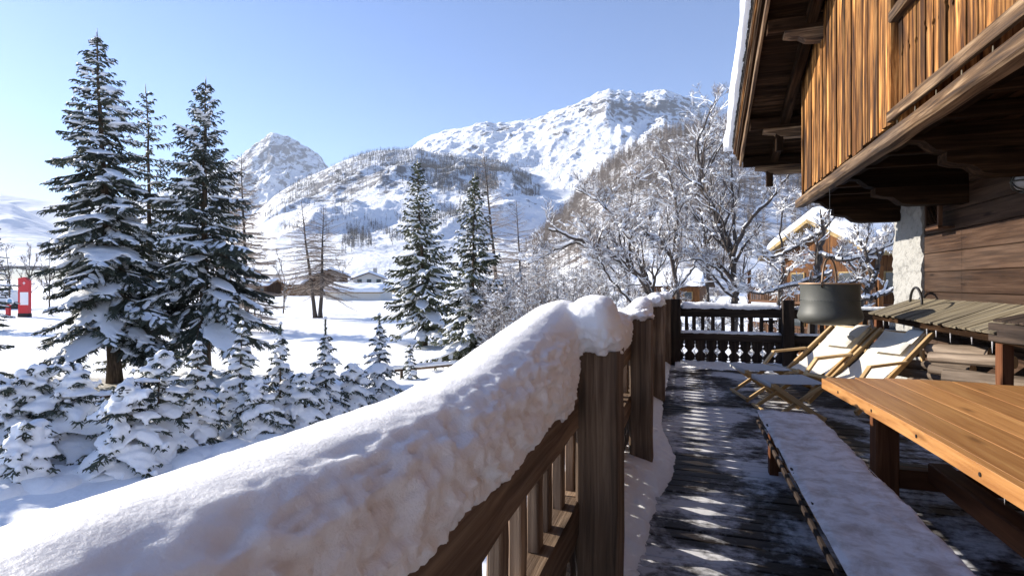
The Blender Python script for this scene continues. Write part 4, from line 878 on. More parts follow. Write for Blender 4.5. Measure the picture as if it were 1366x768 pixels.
# ------------------------------------------------------------ bare broadleaf trees carrying snow
def broadleaf(name, label, limbs, seed, group=None, lev=4, twr=.006, snow=.8, sf=1., kids=(5, 4, 4), lenf=.54, up=.34, cat='tree', sn_min=.004):
    """limbs: guiding lines (points, root radius, end radius) grown on into ever finer branches"""
    rg = np.random.default_rng(seed); A = [[] for _ in range(6)]; SP = [[], [], [], []]; CL = []
    def emit(pts, rads, lv):
        on = rg.random() < snow*(1.25 if lv < 2 else 1. if lv < 3 else .6); am = rg.uniform(.6, 1.3)
        k = 0 if lv < 3 else 1
        A[k*3].append((pts[:-1], pts[1:])); A[k*3+1].append((rads[:-1], rads[1:]))
        dv = pts[1:]-pts[:-1]; L = np.linalg.norm(dv, axis=1)+1e-9; fl = np.clip(1.25-np.abs(dv[:, 2])/L*1.15, 0, 1)
        m = (rg.random(len(L)) < np.minimum(1, fl*2.2)*.96) & on
        sr = (rads[:-1]*(.75 if lv < 3 else .5)+(.0115 if lv < 3 else .0058)*sf*am*rg.uniform(.85, 1.15, len(L)))*np.sqrt(fl)
        SP[0].append(pts[:-1][m]+np.array([0, 0, 1])*(rads[:-1][m]*.7+sr[m]*.35)[:, None]); SP[1].append(pts[1:][m]+np.array([0, 0, 1])*(rads[1:][m]*.7+sr[m]*.35)[:, None]); SP[2].append(sr[m]); SP[3].append(np.append(sr[1:], sr[-1]*.7)[m])
        if lv >= 1:
            for q in np.where(rg.random(len(L)) < .012*snow)[0]: CL.append((pts[q]+(0, 0, .015), rg.uniform(.025, .06)*sf))
    def grow(p, d, L, r, lv):
        n = max(4, int(L/.16)) if lv < 3 else max(3, int(L/.11)); pts = [p]; dd = d
        for i in range(n):
            dd = unit(dd+rg.normal(0, .17 if lv < 2 else .11, 3)+np.array([0, 0, up*.18])); pts.append(pts[-1]+dd*L/n)
        pts = np.array(pts); rads = np.maximum(r*(1-.72*np.linspace(0, 1, n+1)), twr*.6); emit(pts, rads, lv)
        if lv < lev: spawn(pts, rads, L, lv)
    def spawn(pts, rads, L, lv):
        n = len(pts); c = kids[min(lv, len(kids)-1)]; c = max(2, int(round(c*rg.uniform(.7, 1.3)*(L if lv == 0 else 1))))
        for q in np.sort(rg.uniform(.18, 1., c)):
            i = min(int(q*(n-1)), n-2); t = unit(pts[i+1]-pts[i]); a = rg.normal(0, 1, 3); a = unit(a-t*np.dot(a, t)); th = R(rg.uniform(28, 68))
            d = unit(t*math.cos(th)+a*math.sin(th)+np.array([0, 0, up])); l2 = (L if lv else max(L*.45, 1.))*lenf*rg.uniform(.6, 1.2)*(1.15-.5*q)
            grow(pts[i], d, max(l2, .2), max(rads[i]*rg.uniform(.45, .7), twr), lv+1)
    base = np.asarray(limbs[0][0][0], float)
    for pl, ra, rb in limbs:
        ra *= .78; rb *= .8
        pl = np.asarray(pl, float); s = np.linspace(0, len(pl)-1, len(pl)*6); P = np.stack([np.interp(s, range(len(pl)), pl[:, k]) for k in range(3)], 1)
        for _ in range(3): P[1:-1] = (P[:-2]+2*P[1:-1]+P[2:])/4
        P[1:-1] += rg.normal(0, .02, P[1:-1].shape); rr = np.linspace(ra, rb, len(P)); emit(P, rr, 0)
        spawn(P, rr, float(np.linalg.norm(np.diff(P, axis=0), axis=1).sum()), 0)
    root = thing(name, tuple(base), label, cat, group)
    for k, nm, mt, sd_ in ((0, 'trunk', 'limb', 6), (1, 'twigs', 'twig', 3)):
        if not A[k*3]: continue
        b = MB(); segs(b, np.concatenate([x for x, _ in A[k*3]]), np.concatenate([x for _, x in A[k*3]]), np.concatenate([x for x, _ in A[k*3+1]]), np.concatenate([x for _, x in A[k*3+1]]), sd_); b.build(nm, M[mt], root, smooth=(k == 0))
    b = MB(); segs(b, np.concatenate(SP[0]), np.concatenate(SP[1]), np.concatenate(SP[2]), np.concatenate(SP[3]), 5)
    if CL: blobs(b, [c for c, _ in CL], [(r*rg.uniform(.8, 1.5), r, r*.75) for _, r in CL], rg, .16, False)
    b.build('snow_load', M['snow_tree'], root, smooth=True)['kind'] = 'stuff'; return root
def L_(zc, pts, dz=0.):   # a limb through the given picture points, swinging towards or away from the viewer
    return [at(u, v, zc+dz*i/(len(pts)-1)) for i, (u, v) in enumerate(pts)]
broadleaf('bare_tree', 'leaning bare tree with thick snow along its low limb, behind the railing corner', [
    (L_(16, [(892, 470), (876, 410), (855, 368), (815, 340), (770, 318), (732, 306)], -1.5), .13, .035), (L_(16, [(868, 380), (845, 335), (825, 295), (800, 268), (768, 252)], 2.), .09, .03),
    (L_(16, [(800, 332), (765, 322), (728, 342), (705, 352)], -2), .05, .018), (L_(15, [(850, 410), (815, 375), (790, 330)], -1.), .05, .02)], 301, sf=1.5, kids=(3.0, 4, 4))
broadleaf('bare_tree', 'bare tree with forked snowy limbs in the middle of the far railing', [
    (L_(18, [(905, 470), (905, 400), (897, 345), (880, 318), (850, 310), (820, 300)], -1.), .11, .03), (L_(18, [(897, 345), (905, 290), (895, 240), (878, 195)], 1.5), .07, .02),
    (L_(18, [(905, 385), (930, 350), (928, 320), (890, 308), (868, 330)], 2), .06, .02)], 302, sf=1.3, kids=(2.8, 4, 4))
broadleaf('bare_tree', 'tall bare tree with long upright limbs reaching towards the roof corner', [
    (L_(17, [(980, 470), (980, 400), (978, 330), (955, 290), (940, 240), (928, 195), (950, 140)], 1.), .15, .03), (L_(17, [(978, 340), (1000, 290), (1030, 265), (1055, 230), (1070, 200)], -1.), .09, .02),
    (L_(17, [(980, 320), (978, 270), (975, 215), (985, 160)], 1.), .07, .02), (L_(17, [(985, 400), (960, 360), (930, 345), (905, 350)], -1), .06, .02)], 303, sf=1.2, kids=(2.6, 4, 4))
broadleaf('bare_tree', 'bare tree right behind the hanging cauldron with thick snow on its arching low branch', [
    (L_(15, [(1082, 470), (1086, 390), (1092, 345), (1100, 300), (1108, 265)], .5), .17, .05), (L_(15, [(1088, 372), (1050, 382), (1020, 392), (990, 388)], -1.), .06, .03),
    (L_(15, [(1092, 340), (1125, 348), (1160, 340), (1192, 325)], -1.), .07, .03), (L_(15, [(1095, 310), (1060, 330), (1030, 345), (1010, 320)], 1.5), .07, .025), (L_(15, [(1088, 385), (1125, 380), (1150, 372)], -1.), .06, .03)], 304, sf=1.6, kids=(2.4, 4, 3))
broadleaf('bare_tree', 'short bare tree with heavily snow-piled limbs next to the white pier', [
    (L_(14, [(1128, 470), (1140, 415), (1160, 385), (1172, 350), (1180, 322)], .5), .15, .05), (L_(14, [(1150, 400), (1172, 395), (1192, 385)], -.3), .08, .04), (L_(14, [(1165, 365), (1150, 330), (1140, 300)], .5), .06, .03)], 305, sf=2.6, kids=(2.2, 3, 3), lev=3)
broadleaf('bare_tree', 'young bare tree with a straight stem half hidden behind the roof corner', [
    (L_(21, [(945, 470), (945, 400), (942, 330), (930, 260), (938, 200), (955, 130)], 1.), .09, .02), (L_(21, [(942, 330), (965, 270), (975, 210), (968, 160)], 1.), .06, .02)], 306, sf=1.1, kids=(2.6, 4, 4))
broadleaf('bare_tree', 'bare tree with fine upright twigs left of the forked snowy one', [
    (L_(22, [(842, 470), (840, 400), (830, 340), (838, 290), (850, 230)], 1.), .08, .02), (L_(22, [(835, 360), (862, 310), (880, 260), (900, 215)], 1.), .06, .02), (L_(22, [(838, 380), (800, 340), (775, 300)], 1.), .06, .02)], 307, sf=1.1, kids=(2.8, 4, 4))
broadleaf('bare_tree', 'slim bare tree with drooping snowy twigs between the tall middle post and the cauldron', [
    (L_(19, [(1040, 470), (1038, 400), (1046, 350), (1040, 300), (1050, 262)], .5), .09, .02), (L_(19, [(1040, 380), (1062, 350), (1075, 320)], -1.), .05, .02), (L_(19, [(1042, 365), (1020, 345), (1008, 330)], 1.), .05, .02)], 308, sf=1.6, kids=(3., 4, 4), up=.12)
broadleaf('bare_tree', 'bushy bare tree spreading twigs over the chalet roof behind the short snow-piled tree', [
    (L_(20, [(1165, 470), (1160, 400), (1150, 350), (1160, 300), (1150, 270)], .5), .10, .02), (L_(20, [(1155, 380), (1130, 345), (1115, 330)], -1.), .06, .02), (L_(20, [(1152, 350), (1180, 325), (1200, 300)], 1.), .06, .02)], 309, sf=1.5, kids=(3., 4, 4))
def shrub(u, zc, hgt, wid, n, seed, label, sf=1.):
    rg = np.random.default_rng(seed); b0 = on_ground(u, zc); lm = []
    for i in range(n):
        a = rg.random()*6.28; r = wid*rg.uniform(.2, 1); hh = hgt*rg.uniform(.6, 1.05); p0 = b0+np.array([math.cos(a), math.sin(a), 0])*.25*rg.random(); p2 = b0+np.array([math.cos(a)*r, math.sin(a)*r, hh]); p1 = (p0+p2)/2+np.array([0, 0, hh*.12])
        lm.append(([p0, p1, p2], .03, .010))
    broadleaf('frosted_shrub', label, lm, seed, group='frosted bare shrubs behind the railing', lev=3, snow=.8, sf=sf*.85, kids=(3.2, 5, 4), lenf=.42, up=.12, cat='shrub', twr=.007)
shrub(672, 22, 4.2, 1.5, 13, 401, 'frosted twiggy shrub nearest the slender spruces'); shrub(712, 20, 4.3, 1.6, 15, 402, 'frosted twiggy shrub in the middle of the thicket above the railing snow'); shrub(752, 21, 4.4, 1.6, 15, 403, 'frosted twiggy shrub under the long low limb of the leaning tree')
shrub(730, 29, 5.8, 2.2, 15, 404, 'tall frosted shrub at the back of the thicket'); shrub(798, 23, 4.6, 1.6, 13, 405, 'frosted shrub just above the snow bump on the near post'); shrub(690, 33, 5.5, 2.2, 13, 406, 'tall frosted shrub behind the one nearest the slender spruces')
shrub(835, 20, 4.0, 1.7, 14, 410, 'frosted shrub right below the leaning limb, left of the railing corner'); shrub(775, 27, 5.6, 2., 14, 411, 'tall frosted shrub between the thicket and the leaning tree'); shrub(652, 27, 4.2, 1.6, 13, 412, 'frosted shrub touching the second slender spruce')
shrub(930, 21, 3.6, 1.6, 11, 407, 'frosted shrub between the tall bare tree and the forked one', 1.3); shrub(1020, 19, 3.2, 1.5, 11, 408, 'frosted shrub behind the tall middle post of the far railing', 1.3); shrub(870, 22, 3.4, 1.6, 11, 409, 'frosted shrub behind the railing corner', 1.3)
for i, (u, zc, hh, lb) in enumerate(((12, 70, 8.5, 'grey bare tree above the striped hut, near the left edge'), (40, 78, 9.5, 'grey bare tree left of the tall spruce, behind the red pillar'), (66, 74, 8., 'grey bare tree half hidden by the tall spruce skirt'), (455, 120, 10, 'grey bare tree left of the distant chalet'), (340, 66, 7., 'low grey bare tree behind the upswept spruce'), (378, 72, 8., 'low grey bare tree left of the paired larches'))):
    rg = np.random.default_rng(500+i); b0 = on_ground(u, zc); lm = [([b0, b0+np.array([rg.normal(0, .3), 0, hh*.5]), b0+np.array([rg.normal(0, .8), 0, hh])], .14, .03)]
    for j in range(4): a = rg.random()*6.28; lm.append(([b0+(0, 0, hh*(.2+.1*j)), b0+np.array([math.cos(a)*hh*.15, math.sin(a)*hh*.15, hh*(.45+.1*j)]), b0+np.array([math.cos(a)*hh*.28, math.sin(a)*hh*.28, hh*(.65+.08*j)])], .08, .02))
    broadleaf('bare_tree', lb, lm, 510+i, group='grey bare trees beyond the snow field', lev=3, snow=.5, sf=1.6, kids=(1.3, 4, 4), twr=.016, lenf=.5)

# ============================================================ things in the snow field
zc = 64; g0 = on_ground(33, zc); rt = np.array([CT, ST, 0]); fw = np.array([-ST, CT, 0]); UP = np.array([0, 0, 1])
t = thing('advertising_pillar', tuple(g0), 'tall red pillar with a white square, standing in the snow at the left', 'pillar')
def oblong(mb, c, w, h, d, z0, top=0.): # upright panel facing the viewer
    beam(mb, c+UP*z0, c+UP*(z0+h), w, d, up=fw, ch=.02)
b = MB(); oblong(b, g0, 1.3, .45, .5, 0); b.build('plinth', M['dark'], t)
b = MB(); pl = [g0-rt*.62+UP*.45, g0+rt*.62+UP*.45, g0+rt*.62+UP*4.3, g0+rt*.1+UP*4.75, g0-rt*.62+UP*4.6]; prism(b, [q-fw*.2 for q in pl], fw*.4); b.build('body', M['red'], t)
b = MB(); c = g0-fw*.215+rt*.12; oblong(b, c, .98, 1.5, .02, 1.45); b.build('white_square', M['white'], t)
b = MB(); c = g0-fw*.212+rt*.1; beam(b, c+UP*3.85, c+UP*4.2, .07, .015, up=fw); beam(b, c+UP*4.02-rt*.16, c+UP*4.02+rt*.16, .015, .07); b.build('cross_mark', M['white'], t)
g1 = on_ground(11, 63); t = thing('signal_post', tuple(g1), 'small red post with a round blue and white disc beside the red pillar', 'post')
b = MB(); oblong(b, g1, .42, 1.4, .3, .25); b.build('body', M['red'], t)
b = MB(); c = g1+UP*1.95+rt*.22; tube(b, [c-fw*.06, c+fw*.06], .42, 24); d_ = b.build('disc', M['white'], t)
b = MB(); tube(b, [c-fw*.075, c-fw*.062], .27, 20); b.build('disc_centre', M['blue'], d_)
b = MB(); beam(b, g1+UP*1.72-rt*1.1, g1+UP*1.55+rt*.1, .05, .10, ch=.01); b.build('arm', M['dark'], t)
b = MB(); beam(b, g1-rt*.5+UP*.12, g1+rt*.5+UP*.12, .45, .25); b.build('foot', M['white'], t)
g2 = on_ground(0, 82); t = thing('hut', tuple(g2), 'long low white hut with dark slots and a snow roof at the left edge', 'hut')
b = MB(); beam(b, g2-rt*6+UP*1.9, g2+rt*3.1+UP*1.9, 2.2, 1.6, ch=.15); b.build('wall', M['white'], t)
b = MB(); beam(b, g2-rt*5.7+UP*.55, g2+rt*2.5+UP*.55, 1.9, 1.1); b.build('base', M['dark'], t)
for k in range(3): b = MB(); q = g2+rt*(.9+.28*k)+UP*(1.75+.36*k)-fw*1.115; beam(b, q, q+rt*1.15, .02, .16); b.build('slot', M['dark'], t)
b = MB(); s = np.linspace(-6.2, 3.3, 14); pad(b, g2+rt*s[:, None]+UP*2.72, np.full(14, 1.3)*np.sin(np.linspace(.3, math.pi-.3, 14))**.3, np.full(14, .38), np.random.default_rng(3), 9); b.build('roof_snow', M['snow_roof'], t, smooth=True)
# a low log rail and the track behind the bushes
def lograil(u0, u1, v0, v1, label, z=.35):
    a = atz(u0, v0, -2.25); c = atz(u1, v1, -2.25); t = thing('log_rail', tuple(a), label, 'fence', 'low log rails along the garden track')
    b = MB(); n = 10; tube(b, np.linspace(a, c, n)+np.random.default_rng(int(u0)).normal(0, .01, (n, 3)), .075, 10); b.build('log', M['facade_edge'], t)
    for f in (.12, .88): b = MB(); q = a+(c-a)*f; tube(b, [q-(0, 0, .55), q-(0, 0, .05)], .07, 8); b.build('stake', M['bark'], t)
    b = MB(); n = 40; pad(b, np.linspace(a, c, n)+(0, 0, .07), np.full(n, .09), np.full(n, .13), np.random.default_rng(5), 7); b.build('snow_cap', M['snow_tree'], t, smooth=True)
lograil(520, 640, 494, 483, 'snow-capped low log rail between the young firs and the slender spruces'); lograil(96, 152, 534, 527, 'short snow-capped log rail behind the bushes left of the tall spruce trunk'); lograil(352, 420, 512, 503, 'short snow-capped log rail hidden behind the left firs of the row')
pts = [(-12, 13.5), (-9, 14.2), (-5, 15.6), (-1, 17.2), (3, 18.8), (7, 20.5)]
xs = np.linspace(-14, 8, 120); ctr = np.interp(xs, [a for a, _ in pts], [c for _, c in pts]); V = np.zeros((120, 9, 3))
for j, o_ in enumerate(np.linspace(-.9, .9, 9)): V[:, j] = np.c_[xs, ctr+o_, ground_z(xs, ctr+o_)+.02-.03*(abs(o_) < .7)+.012*fbm(xs*3, o_*3, 0, 3, 8)+.04*(abs(o_) < .8)]
M['track'] = snow('trodden_snow', col=(.60, .57, .50), s1=6., a1=.05, s2=30., a2=.01, dirt=.6)
b = MB(); grid(b, V); o = b.build('path', M['track'], smooth=True); structure(o)
# snow heaped under the young conifers
rg = np.random.default_rng(88); b = MB(); C_ = []; Rd = []
for i in range(46):
    f = i/45; u = -20+f*560; v = np.interp(u, [-20, 100, 260, 380, 540], [650, 628, 606, 580, 538])+rg.normal(0, 5); q = atz(u, v, -2.5); q[2] = gz(q)-.05; C_.append(q); Rd.append((rg.uniform(.35, .8), rg.uniform(.35, .7), rg.uniform(.12, .3)))
blobs(b, C_, Rd, rg, .06, True); tag(b.build('snow_mound', M['snow'], smooth=True), 'lumpy snow ridge at the feet of the young conifers', 'snow ridge', kind='stuff')

# ============================================================ chalets beyond
def house(name, label, c, ax, w, d, h, rh, mats, over=.9, snow_t=.5, wins=(), ridge_along=True, group=None, bands=0):
    """c ground centre; ax unit direction of the ridge; w along the ridge, d across"""
    c = np.asarray(c, float); ax = np.array([*ax, 0.]); cr = np.array([-ax[1], ax[0], 0]); t = thing(name, tuple(c), label, 'house', group)
    P = lambda a, e, z: c+ax*a+cr*e+UP*z
    b = MB(); prism(b, [P(-w/2, -d/2, -1), P(-w/2, d/2, -1), P(-w/2, d/2, h), P(-w/2, 0, h+rh), P(-w/2, -d/2, h)], ax*w); b.build('wall', mats[0], t)
    k = rh/(d/2); rt_ = MB(); sn = MB(); rg_ = np.random.default_rng(int(abs(c[0]*7)))
    for s in (-1, 1):
        e1 = s*(d/2+over); q = [P(-w/2-over, 0, h+rh+.02), P(-w/2-over, e1, h-over*k+.02)]; prism(rt_, [q[0], q[1], q[1]+UP*.22, q[0]+UP*.22], ax*(w+2*over), gdir=0)
        n, m = 26, 14; V = np.zeros((n, m, 3))
        for i in range(n):
            for j in range(m):
                a = -w/2-over+(w+2*over)*i/(n-1); f = j/(m-1); ed = min(1, min(i, n-1-i)/1.5, (m-1-j)/1.5)**.5
                V[i, j] = P(a, e1*f, h+rh-(rh+over*k)*f+.24+snow_t*ed*(1+.15*vnoise(a*.8, e1*f, 0, 4)))
        grid(sn, V)
    r_ = rt_.build('roof', mats[1], t); sn.build('roof_snow', M['snow_roof'], r_, smooth=True)
    for a, e, z, ww, hh, sd_, mt in wins:   # sd_: 'e-','e+','a-','a+'
        b = MB(); f = MB(); s = 1 if sd_[1] == '+' else -1
        if sd_[0] == 'e': q = P(a, s*(d/2+.03), z); tv, nv = ax, cr*s
        else: q = P(s*(w/2+.03), e, z); tv, nv = cr, ax*s
        beam(f, q, q+UP*hh, ww+.16, .08, up=nv, ch=.01); fr_ = f.build('window', mats[2], t); beam(b, q+UP*.07+nv*.045, q+UP*(hh-.07)+nv*.045, ww, .03, up=nv); b.build('pane', M['glass'] if mt is None else mt, fr_)
    return t, P
# brown chalet behind the bare trees
g = on_ground(1092, 30); an = TH-R(76); axv = (-math.sin(an), math.cos(an))
tc, P = house('wooden_chalet', 'orange-brown wooden chalet with balconies and a deep snow roof behind the hanging cauldron', g+np.array([axv[0], axv[1], 0])*4.6, axv, 9, 6.0, 6.0, 1.5, (M['chalet'], M['straw'], M['straw']), over=.9, snow_t=.75,
    wins=[(a, 0, z, .9, 1.1, s, None) for a in (-3, -.8, 1.6) for z in (1.4, 3.7) for s in ('e+', 'e-')]+[(0, e, z, .9, 1.1, 'a-', None) for e in (-1.8, 1.6) for z in (1.4, 3.7)])
for z in (.9, 3.1):
    for s in (-1, 1):
        b = MB(); beam(b, P(-4.5, s*4.3, z), P(4.5, s*4.3, z), 1.2, .14); beam(b, P(-4.5, s*4.85, z+.85), P(4.5, s*4.85, z+.85), .12, .12); bl = b.build('balcony', M['chalet_dark'], tc)
        b = MB()
        for q in np.arange(-4.4, 4.4, .19): beam(b, P(q, s*4.85, z+.05), P(q, s*4.85, z+.8), .03, .15, up=cr_ if False else np.array([*axv, 0.]), ch=.004)
        b.build('parapet', M['chalet_dark'], bl)
    b = MB(); beam(b, P(-5.1, -4.5, z), P(-5.1, 4.5, z), 1.2, .14); beam(b, P(-5.6, -4.5, z+.85), P(-5.6, 4.5, z+.85), .12, .12); bl = b.build('balcony', M['chalet_dark'], tc)
    b = MB()
    for q in np.arange(-4.4, 4.4, .19): beam(b, P(-5.6, q, z+.05), P(-5.6, q, z+.8), .15, .03, up=np.array([*axv, 0.]), ch=.004)
    b.build('parapet', M['chalet_dark'], bl)
for a, e in ((-5.5, -4.6), (-5.5, -1.5), (-5.5, 1.5), (-5.5, 4.6), (0, -4.8), (0, 4.8), (4.4, 4.8), (4.4, -4.8)):
    b = MB(); beam(b, P(a, e, -.5), P(a, e, 5.0), .2, .2, up=(0, 1, 0)); b.build('post', M['chalet'], tc)
# far chalets across the snow field
def far(u, zc, rot, w, d, h, rh, mats, label, wins=(), dz=0., st=.6):
    g = on_ground(u, zc); g[2] += dz; a = TH+R(rot); return house('distant_chalet', label, g, (-math.sin(a), math.cos(a)), w, d, h, rh, mats, over=.9, snow_t=st, wins=wins, group='distant chalets across the snow field')
t, P = far(493, 150, 12, 9, 8., 3.9, 1.5, (M['render_wall'], M['chalet_dark'], M['teal']), 'pale distant chalet with teal windows and a chimney', wins=[(0, e, z, 1.1, 1.1, 'a-', None) for e in (-2.6, -.1, 2.4) for z in (1.0, 2.7)], dz=.6)
b = MB(); beam(b, P(2, -1.4, 4.8), P(2, -1.4, 7.0), .8, .8, up=(0, 1, 0)); b.build('chimney', M['stone_gap'], t)
far(480, 118, 84, 12, 8, 1.6, .9, (M['render_wall'], M['straw'], M['white']), 'low snow-buried garage in front of the pale distant chalet', st=.9)
far(350, 140, 80, 7, 6, 3.0, 1.3, (M['chalet_dark'], M['chalet'], M['straw']), 'brown distant chalet just right of the upswept spruce', wins=[(a, 0, 1.5, 1., 1.1, 'e+', None) for a in (-2, 1.5)])
far(398, 150, 70, 8, 6, 3.2, 1.4, (M['chalet'], M['chalet_dark'], M['straw']), 'orange distant chalet behind the paired larches', wins=[(a, 0, 1.5, 1., 1.1, 'e+', None) for a in (-2, 1.5)])
far(440, 150, 20, 10, 9, 4.2, 1.8, (M['chalet_dark'], M['chalet_dark'], M['straw']), 'grey-brown distant chalet left of the pale one', wins=[(0, e, 1.6, 1.1, 1.1, 'a-', None) for e in (-2.4, 1.8)], dz=1.)
far(905, 78, 60, 7, 6, 3.6, 1.5, (M['chalet'], M['chalet_dark'], M['straw']), 'distant chalet glimpsed through the forked bare tree', wins=[(a, 0, 1.5, 1., 1.1, 'e+', None) for a in (-2, 1.5)])
# ============================================================ mountains
def mountain(name, crest, zf, zt, v_foot, mat, seed, nu=260, nr=150, amp=.16, scale=1., power=1.1, gully=1., rock=None, back=.5, sharp=.012, warp=.0, rough=.5, lowamp=1.):
    """a mountain whose skyline follows the given points; zf, zt: distance of its foot and of its crest"""
    cu = np.array([a for a, _ in crest], float); cv = np.array([b for _, b in crest], float)
    us = np.linspace(cu[0], cu[-1], nu); cr = np.interp(us, cu, cv); e = (VH-cr)/F
    t = np.concatenate([np.linspace(0, 1, nr), 1+np.linspace(0, back, 24)[1:]])
    U, Tt = np.meshgrid(us, t, indexing='ij'); wv = fbm(U/110, Tt*2.2, 0, 4, seed+5); zc = zf+(zt-zf)*Tt*(1+.0*wv)
    k = (U-683)/F; X = k*zc*CT-zc*ST; Y = k*zc*ST+zc*CT
    zfoot = H+(VH-v_foot)/F*zf-6; top = H+e[:, None]*zt
    up_ = zfoot+(top-zfoot)*np.clip(Tt, 0, 1)**power; dn = top-(top-zfoot)*np.clip((Tt-1)/back, 0, 1)**1.2*.9; Z = np.where(Tt <= 1, up_, dn)
    hgt = (top-zfoot); L = zt*.16*scale
    env = np.clip(Tt*3, 0, 1)*np.where(Tt <= 1, np.clip((1.0-Tt)*6, .10, 1), 1)*(lowamp+(1-lowamp)*np.clip(Tt*1.3, 0, 1))
    rd = ridged(X/L, Y/L, 7, seed, rough)-.45; fb = fbm(X/L*.6, Y/L*.6, 0, 5, seed+3)
    Z = Z+hgt*amp*env*(gully*rd+.8*fb); Z = Z+hgt*sharp*ridged(X/L*5, Y/L*5, 5, seed+9)*np.clip(Tt*2, 0, 1)*(lowamp+(1-lowamp)*np.clip((Tt-.5)*4, 0, 1))
    V = np.stack([X, Y, Z], -1); rn = np.zeros(U.shape)
    if rock is not None: rn = rock(683+(X*CT+Y*ST)/(-X*ST+Y*CT)*F, VH-(Z-H)/(-X*ST+Y*CT)*F, X, Y, Z)
    b = MB(); grid(b, V, rnd=rn.ravel()); o = b.build(name, mat, smooth=True); structure(o); return V
def gauss(u, v, cu, cv, su, sv): return np.exp(-((u-cu)/su)**2-((v-cv)/sv)**2)
# far blue ridge and white ridge at the left
mountain('hills', [(-420, 250), (-200, 240), (-80, 255), (0, 259), (25, 263), (60, 269), (110, 272), (170, 262), (230, 268), (300, 262)], 3600, 5000, 345, mountain_mat('far_ridge', .003, lo=.62, hi=.8), 61, amp=.05)
mountain('hills', [(-420, 230), (-120, 240), (-20, 262), (15, 272), (45, 287), (70, 300), (110, 316), (180, 330), (260, 330)], 1700, 3000, 352, mountain_mat('left_ridge', .004, lo=.6, hi=.75), 62, amp=.09)
# pointed peak
def rk(u, v, X, Y, Z): return .10*gauss(u, v, 375, 200, 70, 32)-.10*np.clip((v-245)/30, 0, 1)
mountain('peak', [(120, 300), (200, 262), (240, 244), (262, 232), (290, 226), (318, 212), (335, 198), (350, 187), (360, 181), (372, 179.5), (384, 181), (396, 190), (410, 196), (424, 206), (436, 221), (452, 238), (500, 262), (580, 290)], 2000, 3600, 372, mountain_mat('peak_rock', .026, rock=(.20, .21, .24), lo=.31, hi=.40, slope=.35, bumpd=22), 63, nu=320, nr=180, amp=.15, rock=rk, power=1.25, scale=.6, sharp=.035, rough=.58)
# big white mountain at the right
def rk2(u, v, X, Y, Z): return -.03+.13*gauss(u, v, 815, 142, 120, 15)+.07*gauss(u, v, 670, 172, 30, 12)+.07*gauss(u, v, 890, 150, 70, 25)-.16*np.clip((v-205)/30, 0, 1)+.04*gauss(u, v, 760, 175, 60, 10)
mountain('mountain', [(380, 290), (470, 240), (520, 212), (545, 199), (570, 184), (592, 177), (620, 171), (648, 164), (662, 166), (690, 162.5), (716, 159), (735, 151), (752, 145), (772, 139), (788, 131), (798, 125), (806, 122), (814, 120.5), (820, 123), (827, 121), (834, 124), (842, 121), (850, 127), (858, 127), (868, 123.5), (886, 121.5), (898, 126), (912, 130), (935, 137), (962, 146), (1000, 155), (1060, 166), (1150, 185), (1300, 200), (1500, 215)], 480, 2300, 376, mountain_mat('main_rock', .028, rock=(.20, .195, .20), lo=.262, hi=.34, slope=.38, bumpd=16), 64, nu=640, nr=320, amp=.085, rock=rk2, power=1.18, scale=.75, sharp=.022, rough=.53, lowamp=.3)
# wooded ridge in the middle
def rk3(u, v, X, Y, Z): return .13*gauss(u, v, 455, 245, 90, 26)+.06*gauss(u, v, 600, 235, 80, 30)-.14*np.clip((v-272)/25, 0, 1)-.1*gauss(u, v, 560, 290, 60, 40)
VM = mountain('wooded_ridge', [(230, 350), (300, 318), (335, 290), (365, 262), (395, 243), (425, 229), (450, 217), (470, 209), (488, 204), (505, 200), (530, 199), (556, 197.5), (575, 203), (600, 208), (635, 213), (668, 216), (695, 226), (725, 240), (760, 262), (800, 290), (860, 330)], 330, 1350, 381, mountain_mat('ridge_rock', .034, rock=(.22, .215, .22), lo=.265, hi=.36, slope=.35, bumpd=9), 65, nu=380, nr=220, amp=.12, rock=rk3, power=1.12, scale=.8)
# brown larch hillside behind the bare trees
VD = mountain('hillside', [(640, 380), (690, 345), (720, 318), (750, 288), (775, 258), (800, 232), (830, 208), (860, 190), (890, 178), (915, 174), (945, 177), (985, 178), (1040, 184), (1110, 196), (1250, 210), (1500, 240)], 130, 560, 392, mountain_mat('hill_ground', .09, rock=(.17, .135, .11), lo=.16, hi=.36, slope=.3, bumpd=1.5), 66, nu=220, nr=130, amp=.05, power=1.0)

